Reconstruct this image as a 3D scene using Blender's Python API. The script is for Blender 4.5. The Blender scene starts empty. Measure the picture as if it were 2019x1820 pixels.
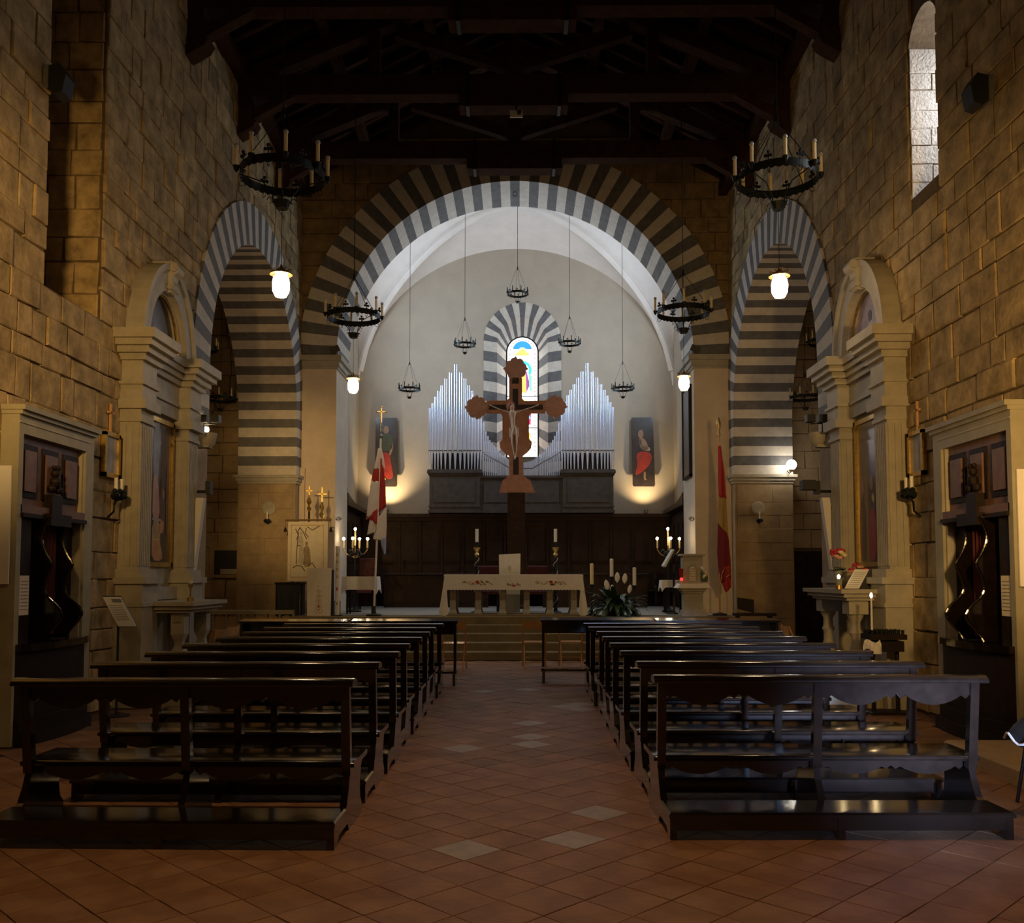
import bpy, bmesh, math, random
from mathutils import Vector, Matrix
random.seed(7)
PI = math.pi
sc = bpy.context.scene
COL = sc.collection

# ------------------------------------------------------------------ camera
cam_d = bpy.data.cameras.new('camera'); cam = bpy.data.objects.new('camera', cam_d); COL.objects.link(cam)
cam_d.sensor_width = 36.0; cam_d.lens = 36.0 * 1830.0 / 2019.0; cam_d.clip_end = 100
PITCH = math.atan(105 / 1830.0); YAW = math.atan(14.5 / 1833.0); cam_d.shift_y = 120 / 2019.0
cam.location = (0.1, 0, 1.6); cam.rotation_euler = (PI/2 + PITCH, 0, YAW)
sc.camera = cam
# ------------------------------------------------------------------ world, lights, exposure
w = bpy.data.worlds.new('world'); sc.world = w; w.use_nodes = True
w.node_tree.nodes['Background'].inputs[0].default_value = (.55, .7, 1, 1)
w.node_tree.nodes['Background'].inputs[1].default_value = 0.02
vs = sc.view_settings
vs.view_transform = 'Standard'; vs.look = 'None'; vs.exposure = 0.0; vs.gamma = 1.0; vs.use_curve_mapping = False
def lamp(name, kind, loc, energy, color, size=.15, rot=None, size_y=None, spot=None):
    l = bpy.data.lights.new(name, kind); o = bpy.data.objects.new(name, l); COL.objects.link(o)
    o.location = loc; l.energy = energy; l.color = color
    if kind == 'AREA':
        l.size = size
        if size_y: l.shape = 'RECTANGLE'; l.size_y = size_y
    else: l.shadow_soft_size = size
    if kind == 'SPOT' and spot: l.spot_size = spot; l.spot_blend = .9
    if rot: o.rotation_euler = rot
    return o
WARM = (1, .60, .20)
# lamps of the nave behind the photographer, then added warm fill
def aim(a, b): return (Vector(b)-Vector(a)).to_track_quat('-Z', 'Y').to_euler()
p_ = (-3.4, 4.9, 4.2); lamp('nave_floodlight', 'SPOT', p_, 600, WARM, .2, aim(p_, (-4.85, 8.6, 4.3)), spot=math.radians(66))
p_ = (3.3, 4.2, 2.9); lamp('nave_floodlight', 'SPOT', p_, 800, WARM, .2, aim(p_, (4.85, 8.6, 3.3)), spot=math.radians(74))
lamp('nave_fill', 'POINT', (0, -1.5, 4.5), 60, WARM, .2)
lamp('nave_fill', 'SPOT', (.2, 4.6, 6.6), 430, (1, .62, .28), .2, (math.radians(12), 0, 0), spot=math.radians(120))  # added downward fill that warms floor and pews; no lamp hangs here
# daylight of the open door behind the photographer, on the right
dl = lamp('door_daylight', 'AREA', (2.75, -5.0, 1.95), 44, (.40, .58, 1), .8, (math.radians(83.5), 0, 0), .5); dl.data.spread = math.radians(8)
# daylight through the nave window on the right and the chancel's side windows
lamp('nave_window_daylight', 'AREA', (5.95, 10.45, 7.3), 120, (.93, .95, 1), .9, (0, math.radians(90), math.radians(25)), 2.0)
lamp('chancel_window_daylight', 'AREA', (4.36, 23.0, 8.0), 135, (.66, .82, 1), 2.6, (0, math.radians(90), 0), .9)
lamp('chancel_window_daylight', 'AREA', (-4.36, 23.0, 8.0), 135, (.66, .82, 1), 2.6, (0, math.radians(-90), 0), .9)
# beam of the floodlight on the left altar, thrown on the transept pier
lamp('floodlight_beam', 'SPOT', (-4.62, 14.05, 3.78), 420, (1, .64, .25), .05, (math.radians(88), 0, math.radians(3)), spot=math.radians(44))
# added fill to brighten the altar cloths; no spotlight hangs on the truss
p_ = (-1.6, 15.4, 9.7); lamp('altar_fill', 'SPOT', p_, 430, (1, .78, .5), .08, aim(p_, (-.2, 19.2, 1.3)), spot=math.radians(60))
# lamps inside the two transepts, hidden by the nave walls
lamp('transept_lamp', 'POINT', (-7.6, 15.0, 4.3), 20, (1, .58, .2), .15)
lamp('transept_lamp', 'POINT', (7.4, 15.0, 4.3), 22, (1, .62, .28), .15)

# ------------------------------------------------------------------ materials
MATS = {}
def mat(n, c, r=.7, spec=.5, metal=0, var=.18, scl=5, bump=0, bsc=40, isl=0, coat=0, emit=0, tint=None, trans=0, alpha=1):
    m = bpy.data.materials.new(n); m.use_nodes = True; MATS[n] = m
    nt = m.node_tree; N = nt.nodes; L = nt.links; b = N['Principled BSDF']
    b.inputs['Roughness'].default_value = r; b.inputs['Metallic'].default_value = metal
    b.inputs['Specular IOR Level'].default_value = spec
    if coat: b.inputs['Coat Weight'].default_value = coat; b.inputs['Coat Roughness'].default_value = .12
    if trans: b.inputs['Transmission Weight'].default_value = trans
    tc = N.new('ShaderNodeTexCoord')
    nz = N.new('ShaderNodeTexNoise'); nz.inputs['Scale'].default_value = scl; nz.inputs['Detail'].default_value = 6; nz.inputs['Roughness'].default_value = .65
    L.new(tc.outputs['Object'], nz.inputs['Vector'])
    mx = N.new('ShaderNodeMix'); mx.data_type = 'RGBA'
    c2 = tint or c
    mx.inputs[6].default_value = (c[0]*(1-var), c[1]*(1-var), c[2]*(1-var), 1)
    mx.inputs[7].default_value = (min(1, c2[0]*(1+var)), min(1, c2[1]*(1+var)), min(1, c2[2]*(1+var)), 1)
    mr = N.new('ShaderNodeMapRange'); mr.inputs[1].default_value = .3; mr.inputs[2].default_value = .7
    L.new(nz.outputs['Fac'], mr.inputs[0]); L.new(mr.outputs[0], mx.inputs[0])
    out = mx.outputs[2]
    if isl:
        g = N.new('ShaderNodeNewGeometry'); m2 = N.new('ShaderNodeMapRange')
        m2.inputs[3].default_value = 1-isl; m2.inputs[4].default_value = 1+isl
        L.new(g.outputs['Random Per Island'], m2.inputs[0])
        hv = N.new('ShaderNodeVectorMath'); hv.operation = 'SCALE'
        L.new(out, hv.inputs[0]); L.new(m2.outputs[0], hv.inputs['Scale']); out = hv.outputs[0]
    L.new(out, b.inputs['Base Color'])
    if bump:
        n2 = N.new('ShaderNodeTexNoise'); n2.inputs['Scale'].default_value = bsc; n2.inputs['Detail'].default_value = 5
        L.new(tc.outputs['Object'], n2.inputs['Vector'])
        bp = N.new('ShaderNodeBump'); bp.inputs['Strength'].default_value = bump; bp.inputs['Distance'].default_value = .02
        L.new(n2.outputs['Fac'], bp.inputs['Height']); L.new(bp.outputs['Normal'], b.inputs['Normal'])
    if emit:
        b.inputs['Emission Color'].default_value = (*c, 1); b.inputs['Emission Strength'].default_value = emit
    return m
mat('stone', (.34, .245, .112), .88, var=.48, scl=4.0, bump=.55, bsc=16, isl=.3, tint=(.36, .26, .13))
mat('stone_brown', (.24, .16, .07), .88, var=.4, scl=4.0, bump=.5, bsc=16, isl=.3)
mat('mortar', (.13, .088, .048), .95, var=.3, scl=8, bump=.4)
mat('stone_fine', (.38, .275, .155), .85, var=.18, scl=4, bump=.25, isl=.12)
mat('vous_light', (.62, .56, .48), .75, var=.12, scl=6, bump=.15, isl=.1)
mat('vous_dark', (.135, .13, .128), .7, var=.25, scl=6, bump=.15, isl=.2)
mat('vault_plaster', (.78, .72, .67), .85, var=.06, scl=2, bump=.06)
mat('reveal', (.62, .58, .52), .85, var=.2, scl=9, bump=.6, bsc=30)
mat('plaster', (.46, .39, .305), .85, var=.07, scl=2, bump=.06)
mat('pier_plaster', (.70, .58, .44), .85, var=.1, scl=2, bump=.06)
mat('pietra', (.40, .36, .28), .6, var=.15, scl=5, bump=.08)
mat('pietra_trim', (.33, .30, .21), .55, var=.12, scl=5, bump=.06)
mat('tile', (.225, .10, .044), .55, var=.3, scl=3, bump=.25, bsc=18, isl=.22, tint=(.23, .12, .062))
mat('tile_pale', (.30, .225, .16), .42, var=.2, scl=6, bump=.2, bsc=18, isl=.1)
mat('grout', (.11, .055, .03), .9)
mat('pew_wood', (.008, .0045, .003), .15, var=.4, scl=9, bump=.03, bsc=14, coat=.9)
mat('dark_wood', (.016, .009, .005), .55, spec=.2, var=.4, scl=8, bump=.1)
mat('stall_wood', (.045, .022, .012), .55, spec=.2, var=.4, scl=6, bump=.1)
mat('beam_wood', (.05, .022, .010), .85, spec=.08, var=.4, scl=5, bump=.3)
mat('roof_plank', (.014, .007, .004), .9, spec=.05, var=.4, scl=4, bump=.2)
mat('panel_wood', (.16, .085, .062), .5, var=.25, scl=7, bump=.08)
mat('chair_wood', (.60, .33, .13), .4, var=.2, scl=9, coat=.3)
mat('iron', (.022, .026, .024), .5, metal=.6, var=.4, scl=20)
mat('black', (.012, .012, .013), .55, var=.2)
mat('gold', (.55, .36, .10), .35, metal=.8, var=.3, scl=20)
mat('brass', (.45, .30, .12), .35, metal=.7, var=.2, scl=20)
mat('wax', (.98, .78, .40), .5, var=.08, scl=10)
mat('wax_white', (.85, .80, .70), .5, var=.05)
mat('bulb_glass', (.55, .55, .52), .12, var=.05, coat=.6)
mat('lamp_glow', (1, .72, .42), .4, var=0, emit=38)
mat('bulb_glow', (1, .82, .55), .4, var=0, emit=30)
mat('globe_glow', (1, .92, .78), .4, var=0, emit=30)
mat('flame', (1, .72, .35), .4, var=0, emit=30)
mat('spot_glow', (1, .78, .45), .4, var=0, emit=40)
mat('red_glow', (1, .03, .02), .3, var=0, emit=2.5)
mat('red_glass', (.35, .01, .01), .2)
mat('linen', (.88, .82, .74), .85, var=.06, scl=8, bump=.08)
mat('cream_cloth', (.74, .66, .50), .85, var=.08, scl=9, bump=.08)
mat('paper', (.78, .76, .73), .8, var=.03)
mat('ink', (.22, .22, .23), .8)
mat('embroid_gold', (.55, .36, .13), .7)
mat('embroid_red', (.50, .04, .04), .7)
mat('embroid_green', (.20, .22, .08), .7)
mat('tin', (.74, .81, 1.0), .28, metal=.7, var=.05, scl=3)  # blue tint stands in for daylight reflected by the pipes
mat('organ_wood', (.085, .07, .06), .55, spec=.25, var=.25, scl=6, bump=.06)
mat('terracotta_cross', (.60, .29, .18), .55, var=.16, scl=9, bump=.05)
mat('cross_dark', (.045, .025, .025), .5)
mat('cross_gilt', (.55, .27, .10), .45, metal=.3, var=.2)
mat('flesh', (.62, .42, .27), .6, var=.12, scl=12)
mat('hair', (.30, .10, .05), .7)
mat('loincloth', (.56, .38, .27), .7)
mat('flag_white', (.80, .74, .78), .8, var=.06)
mat('flag_red', (.42, .03, .03), .75, var=.1)
mat('flag_crimson', (.20, .012, .03), .75, var=.1)
mat('flag_yellow', (.42, .28, .09), .75, var=.1)
mat('flag_blue', (.35, .45, .75), .75, var=.1)
mat('velvet', (.06, .006, .008), .85, var=.2)
mat('chair_red', (.075, .012, .008), .7)
mat('leaf', (.03, .075, .028), .4, var=.4, scl=12, coat=.2)
mat('spathe', (.90, .92, .90), .5, var=.06)
mat('flower_red', (.50, .03, .06), .6, var=.3, scl=30)
mat('flower_pink', (.65, .32, .25), .6, var=.3, scl=30)
mat('flower_cream', (.75, .65, .35), .6, var=.2, scl=30)
mat('vase_glass', (.30, .32, .28), .08, var=.1, coat=.5)
mat('canvas_dark', (.045, .032, .028), .35, var=.4, scl=4, coat=.3)
mat('canvas_glossy', (.10, .06, .045), .3, var=.5, scl=4, coat=1.0)
mat('paint_sky', (.32, .33, .36), .4, var=.3, scl=5)
mat('paint_pink', (.62, .33, .25), .4, var=.15, scl=6)
mat('paint_orange', (.60, .30, .12), .4, var=.2, scl=6)
mat('paint_ochre', (.52, .34, .16), .4, var=.2, scl=6)
mat('paint_brown', (.10, .05, .035), .4, var=.4, scl=6)
mat('paint_red', (.40, .04, .025), .4, var=.25, scl=6)
mat('paint_green', (.07, .08, .04), .4, var=.3, scl=6)
mat('paint_skin', (.36, .21, .13), .4, var=.15, scl=8)
mat('paint_white', (.42, .36, .30), .4, var=.15, scl=6)
mat('paint_lilac', (.34, .28, .36), .4, var=.35, scl=5)
mat('paint_yellow', (.60, .46, .12), .4, var=.2, scl=6)
mat('teal_cloth', (.035, .04, .04), .8)
mat('speaker_white', (.72, .68, .62), .5, var=.04)
mat('steel', (.35, .36, .36), .35, metal=.8)
mat('carpet', (.16, .03, .02), .9, var=.3)
mat('step_stone', (.22, .165, .085), .7, var=.25, scl=3, bump=.12)
mat('platform_stone', (.34, .33, .30), .5, var=.2, scl=3, bump=.1)
for nm, c, e in (('glass_white', (1, .99, .97), 3.2), ('glass_blue', (.04, .28, .85), 1.3), ('glass_cyan', (.05, .62, .72), 1.5), ('glass_red', (.75, .04, .16), 1.1),
                 ('glass_orange', (.95, .45, .12), 1.6), ('glass_green', (.25, .70, .45), 1.4), ('glass_purple', (.38, .10, .40), .9), ('glass_brown', (.40, .12, .05), .8),
                 ('glass_yellow', (.98, .80, .30), 1.8)):
    mat(nm, c, .2, var=.1, scl=14, emit=e)
mat('day_pane', (.80, .88, 1), .3, var=0, emit=2.0)

# ------------------------------------------------------------------ mesh helpers
class MB:
    def __init__(s): s.v = []; s.f = []
    def add(s, vs, fs):
        n = len(s.v); s.v += [tuple(p) for p in vs]; s.f += [tuple(i+n for i in q) for q in fs]; return s
    def box(s, x0, x1, y0, y1, z0, z1):
        return s.add([(x0,y0,z0),(x1,y0,z0),(x1,y1,z0),(x0,y1,z0),(x0,y0,z1),(x1,y0,z1),(x1,y1,z1),(x0,y1,z1)],
                     [(3,2,1,0),(4,5,6,7),(0,1,5,4),(1,2,6,5),(2,3,7,6),(3,0,4,7)])
    def bbox(s, x0, x1, y0, y1, z0, z1, b=.01):       # box with chamfered top edges
        b = min(b, (x1-x0)*.45, (y1-y0)*.45, (z1-z0)*.45)
        vs = []
        for z, i in ((z0, 0), (z1-b, 0), (z1, b)):
            vs += [(x0+i,y0+i,z),(x1-i,y0+i,z),(x1-i,y1-i,z),(x0+i,y1-i,z)]
        fs = [(3,2,1,0),(8,9,10,11)]
        for k in (0, 4):
            for i in range(4): fs.append((k+i, k+(i+1)%4, k+4+(i+1)%4, k+4+i))
        return s.add(vs, fs)
    def prism(s, poly, fn, w0, w1):
        n = len(poly); a = [fn(u, v, w0) for u, v in poly]; b = [fn(u, v, w1) for u, v in poly]
        return s.add(a+b, [tuple(range(n-1,-1,-1)), tuple(range(n,2*n))] + [(i,(i+1)%n,n+(i+1)%n,n+i) for i in range(n)])
    def tube(s, pts, r, n=8, caps=True):
        P = [Vector(p) for p in pts]; R = r if isinstance(r, (list, tuple)) else [r]*len(P)
        vs = []; fs = []
        ref = Vector((0,0,1))
        for i, p in enumerate(P):
            d = (P[min(i+1,len(P)-1)] - P[max(i-1,0)]).normalized()
            if abs(d.dot(ref)) > .95: ref = Vector((1,0,0)) if abs(d.x) < .9 else Vector((0,1,0))
            a = d.cross(ref).normalized(); b = d.cross(a); ref = a.cross(d) if False else ref
            for k in range(n):
                t = 2*PI*k/n; vs.append(p + (a*math.cos(t) + b*math.sin(t))*R[i])
        for i in range(len(P)-1):
            for k in range(n): fs.append((i*n+k, i*n+(k+1)%n, (i+1)*n+(k+1)%n, (i+1)*n+k))
        if caps: fs += [tuple(range(n-1,-1,-1)), tuple(range((len(P)-1)*n, len(P)*n))]
        return s.add(vs, fs)
    def lathe(s, prof, n=12, c=(0,0,0), a0=0, closed=True):
        vs = []; fs = []
        for r, z in prof:
            for k in range(n):
                t = a0 + 2*PI*k/n; vs.append((c[0]+r*math.cos(t), c[1]+r*math.sin(t), c[2]+z))
        for i in range(len(prof)-1):
            for k in range(n): fs.append((i*n+k, i*n+(k+1)%n, (i+1)*n+(k+1)%n, (i+1)*n+k))
        if closed: fs += [tuple(range(n-1,-1,-1)), tuple(range((len(prof)-1)*n, len(prof)*n))]
        return s.add(vs, fs)
    def ball(s, c, r, n=10, m=6, sy=1, sz=1):
        pr = [(max(.001, r*math.sin(PI*i/m)), -r*sz*math.cos(PI*i/m)) for i in range(m+1)]
        k = len(s.v); s.lathe(pr, n, c)
        if sy != 1:
            for i in range(k, len(s.v)): v = s.v[i]; s.v[i] = (v[0], c[1]+(v[1]-c[1])*sy, v[2])
        return s
    def grid(s, nu, nv, fn):
        vs = [fn(i/nu, j/nv) for j in range(nv+1) for i in range(nu+1)]
        return s.add(vs, [(j*(nu+1)+i, j*(nu+1)+i+1, (j+1)*(nu+1)+i+1, (j+1)*(nu+1)+i) for j in range(nv) for i in range(nu)])
    def off(s, o):
        s.v = [(a-o[0], b-o[1], c-o[2]) for a, b, c in s.v]; return s
    def mesh(s, name, m, smooth=False):
        me = bpy.data.meshes.new(name); me.from_pydata(s.v, [], s.f)
        bm = bmesh.new(); bm.from_mesh(me); bmesh.ops.recalc_face_normals(bm, faces=bm.faces)
        bm.to_mesh(me); bm.free()
        me.materials.append(MATS[m] if isinstance(m, str) else m)
        if smooth:
            me.polygons.foreach_set('use_smooth', [True]*len(me.polygons))
            try: me.set_sharp_from_angle(angle=math.radians(40))
            except Exception: pass
        me.update(); return me
    def build(s, name, m, parent=None, smooth=False, world=False):
        if world and parent is not None: s.off(wloc(parent))
        o = bpy.data.objects.new(name, s.mesh(name, m, smooth)); COL.objects.link(o)
        if parent is not None: o.parent = parent
        return o
def wloc(o):
    p = Vector((0,0,0))
    while o is not None: p = p + o.location; o = o.parent
    return p
def tag(o, label=None, cat=None, group=None, kind=None):
    for k, v in (('label', label), ('category', cat), ('group', group), ('kind', kind)):
        if v: o[k] = v
    return o
def thing(name, label, cat, loc=(0,0,0), rz=0, group=None):
    o = bpy.data.objects.new(name, None); COL.objects.link(o); o.empty_display_size = .1
    o.location = loc; o.rotation_euler = (0,0,rz); return tag(o, label, cat, group)
def copy_tree(o, parent=None, skip=()):
    c = o.copy(); COL.objects.link(c); c.parent = parent
    for ch in list(o.children):
        if ch.name.split('.')[0] not in skip: copy_tree(ch, c, skip)
    return c
def inst(o, name, parent, loc, rot=(0,0,0), scale=(1,1,1)):
    c = bpy.data.objects.new(name, o); COL.objects.link(c); c.parent = parent
    c.location = loc; c.rotation_euler = rot; c.scale = scale; return c
ORD = ['first','second','third','fourth','fifth','sixth','seventh','eighth','ninth','tenth']
XZ = lambda y: (lambda u, v, w: (u, y+w, v))           # polygon in a plane facing the viewer
def YZ(x, sgn=1): return lambda u, v, w: (x + sgn*w, u, v)  # polygon in the plane of a side wall; w counts towards +sgn X

def stone_rows(u0, u1, v0, v1, cuts, hr=(.27,.44), lr=(.32,.80), seed=1, j=.014):
    rnd = random.Random(seed); out = []; v = v0
    while v < v1-.05:
        h = rnd.uniform(*hr); h = min(h, v1-v)
        if v1-(v+h) < .12: h = v1-v
        spans = [(u0, u1)]
        for cf in cuts:
            c = cf(v, v+h)
            if c:
                ns = []
                for a, b in spans:
                    if c[1] <= a or c[0] >= b: ns.append((a, b)); continue
                    if c[0]-a > .05: ns.append((a, c[0]))
                    if b-c[1] > .05: ns.append((c[1], b))
                spans = ns
        for a, b in spans:
            u = a
            while u < b-.02:
                l = rnd.uniform(*lr)
                if b-(u+l) < .22: l = b-u
                out.append((u+j*.5, u+l-j*.5, v+j*.5, v+h-j*.5)); u += l
        v += h
    return out
def block(mb, q, fn, proud, rnd, c=.011, back=-.02):
    u0, u1, v0, v1 = q; c = min(c, (u1-u0)*.3, (v1-v0)*.3); p = proud*(1 + rnd.uniform(-.5, .45))
    jit = lambda: rnd.uniform(-.010, .014)
    ring = [(u0+jit(),v0+jit()),(u1+jit(),v0+jit()),(u1+jit(),v1+jit()),(u0+jit(),v1+jit())]
    inn = [(u0+c,v0+c),(u1-c,v0+c),(u1-c,v1-c),(u0+c,v1-c)]
    vs = [fn(a,b,p) for a,b in inn] + [fn(a,b,p-c) for a,b in ring] + [fn(a,b,back) for a,b in ring]
    fs = [(0,1,2,3)]
    for k in (0,4):
        for i in range(4): fs.append((k+i, k+4+i, k+4+(i+1)%4, k+(i+1)%4))
    mb.add(vs, fs)
def lay_blocks(parent, rows, fn, proud, m, nmax, key, seed=1, name='stone_block'):
    rnd = random.Random(seed); rows = sorted(rows, key=key)
    for q in rows[:nmax]:
        mb = MB(); block(mb, q, fn, proud, rnd); mb.build(name, m, parent)
    if rows[nmax:]:
        mb = MB()
        for q in rows[nmax:]: block(mb, q, fn, proud, rnd)
        tag(mb.build(name+'_field', m, parent), kind='stuff')
def arc(cx, cz, r, a0, a1, n): return [(cx+r*math.cos(a0+(a1-a0)*i/n), cz+r*math.sin(a0+(a1-a0)*i/n)) for i in range(n+1)]
def poly_wall(outer, holes, fn, w0, w1):
    """solid slab with holes: faces from a filled outline, plus all rims"""
    bm = bmesh.new(); loops = [outer]+holes; edges = []
    for lp in loops:
        vv = [bm.verts.new((u, v, 0)) for u, v in lp]
        edges += [bm.edges.new((vv[i], vv[(i+1)%len(vv)])) for i in range(len(vv))]
    bmesh.ops.triangle_fill(bm, use_beauty=True, use_dissolve=False, edges=edges)
    bm.verts.index_update()
    P = [(v.co.x, v.co.y) for v in bm.verts]; T = [tuple(v.index for v in f.verts) for f in bm.faces]; bm.free()
    mb = MB(); mb.add([fn(u,v,w0) for u,v in P], T); mb.add([fn(u,v,w1) for u,v in P], T)
    for lp in loops:
        n = len(lp); mb.add([fn(u,v,w0) for u,v in lp]+[fn(u,v,w1) for u,v in lp], [(i,(i+1)%n,n+(i+1)%n,n+i) for i in range(n)])
    return mb
def struct(o, label=None):
    o['kind'] = 'structure'
    if label: o['label'] = label
    return o

def chaikin(pl, n=2):
    for _ in range(n):
        q = []
        for i in range(len(pl)):
            a, b = pl[i], pl[(i+1) % len(pl)]
            q += [(a[0]*.75+b[0]*.25, a[1]*.75+b[1]*.25), (a[0]*.25+b[0]*.75, a[1]*.25+b[1]*.75)]
        pl = q
    return pl
# ================================================================== THE SETTING
W = 4.85; TW = 1.2                      # nave half width, side wall thickness
YT0, YT1 = 20.7, 22.1                   # wall of the chancel arch
AZ, AR, AO = 6.55, 4.02, 4.87            # chancel arch: springing, inner and outer radius
TY, TZ, TR, TO = 17.35, 4.85, 2.88, 3.62   # transept arches
ZT = 10.5                               # top of nave walls
YB = 26.0; CX = 4.45; PZ = .78          # chancel back wall, half width, platform height

# ---- floor with diagonal terracotta tiles
floor = struct(MB().box(-10.2, 10.2, -6, 22.2, -.2, -.012).build('floor', 'grout'), 'worn diagonal terracotta tile floor of the nave')
S = .30; D = S*math.sqrt(2)
cells = []
for i in range(-26, 27):
    for j in range(3, 70):
        x = i*D/2; y = 3.2 + j*D/2
        if (i+j) % 2 or abs(x)+D/2 > W or y+D/2 > 17.68: continue
        cells.append((x, y))
cells.sort(key=lambda c: (c[1]**2 + c[0]**2*1.2) if abs(c[0]) < .5+.55*c[1] else 900+c[1])
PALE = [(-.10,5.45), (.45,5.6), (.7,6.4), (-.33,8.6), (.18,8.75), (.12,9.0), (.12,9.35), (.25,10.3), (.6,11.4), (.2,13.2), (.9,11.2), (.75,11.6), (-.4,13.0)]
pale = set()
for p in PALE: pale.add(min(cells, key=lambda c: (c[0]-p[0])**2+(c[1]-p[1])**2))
rt = random.Random(3)
def tile_geo(mb, x, y, dz, e=.0022):
    h = D/2-e; a, b = rt.uniform(-.0015,.0015), rt.uniform(-.0015,.0015)
    q = [(0,-h,a),(h,0,b),(0,h,-a),(-h,0,-b)]
    mb.add([(x+p*.985, y+r*.985, dz+t) for p,r,t in q]+[(x+p, y+r, -.008+dz*.2) for p,r,t in q], [(0,1,2,3)]+[(i,i+4,(i+1)%4+4,(i+1)%4) for i in range(4)])
variants = {}
for mname in ('tile','tile_pale'):
    variants[mname] = []
    for k in range(12):
        mb = MB(); tile_geo(mb, 0, 0, -.001+rt.uniform(-.001,.001))
        m_ = MATS[mname]
        variants[mname].append(mb.mesh('floor_tile', m_))
rest = MB(); 
for n_, c in enumerate(cells):
    if n_ < 288 or c in pale:
        inst(rt.choice(variants['tile_pale' if c in pale else 'tile']), 'floor_tile', floor, (c[0], c[1], 0), (0,0,rt.choice((0,PI/2,PI,-PI/2))))
    else: tile_geo(rest, c[0], c[1], -.001+rt.uniform(-.001,.001))
tag(rest.build('floor_tile_field', 'tile', floor), kind='stuff')
mb = MB().box(-10.2, -W, -6, 21, -.012, .0).box(W, 10.2, -6, 21, -.012, 0).box(-W, W, -6, 3.2, -.012, -.001)
mb.build('plain_paving', 'tile', floor)

# ---- side walls
def wall_outline(y0, y1, z1):
    n = 26
    return [(y0,0),(TY-TR-.35,0)] + [(TY-TR-.35, TZ)] + [(TY-(TR+.35)*math.cos(PI*i/n), TZ+(TR+.35)*math.sin(PI*i/n)) for i in range(1,n)] + [(TY+TR+.02+.33, TZ),(TY+TR+.33, 0),(y1,0),(y1,z1),(y0,z1)]
def arch_cut(v0, v1):
    r = TR+.28
    if v0 < TZ: return (TY-r, TY+r)
    if v0 < TZ+r: h = math.sqrt(max(0, r*r-(v0-TZ)**2)); return (TY-h, TY+h)
    return None
LW = dict(y0=9.45, y1=10.75, z0=4.62, z1=9.4)                   # blind window recess, left
RW = dict(y0=10.25, y1=11.03, z0=6.14, zs=7.92)                 # slit window, right
def rect_cut(y0, y1, z0, z1): return lambda a, b: (y0, y1) if b > z0+.05 and a < z1-.05 else None
def slit_cut(a, b):
    if b < RW['z0']+.03: return None
    c = (RW['y0']+RW['y1'])/2; r = (RW['y1']-RW['y0'])/2
    if a < RW['zs']: return (c-r, c+r)
    if a < RW['zs']+r: h = math.sqrt(r*r-(a-RW['zs'])**2); return (c-h, c+h)
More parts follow.
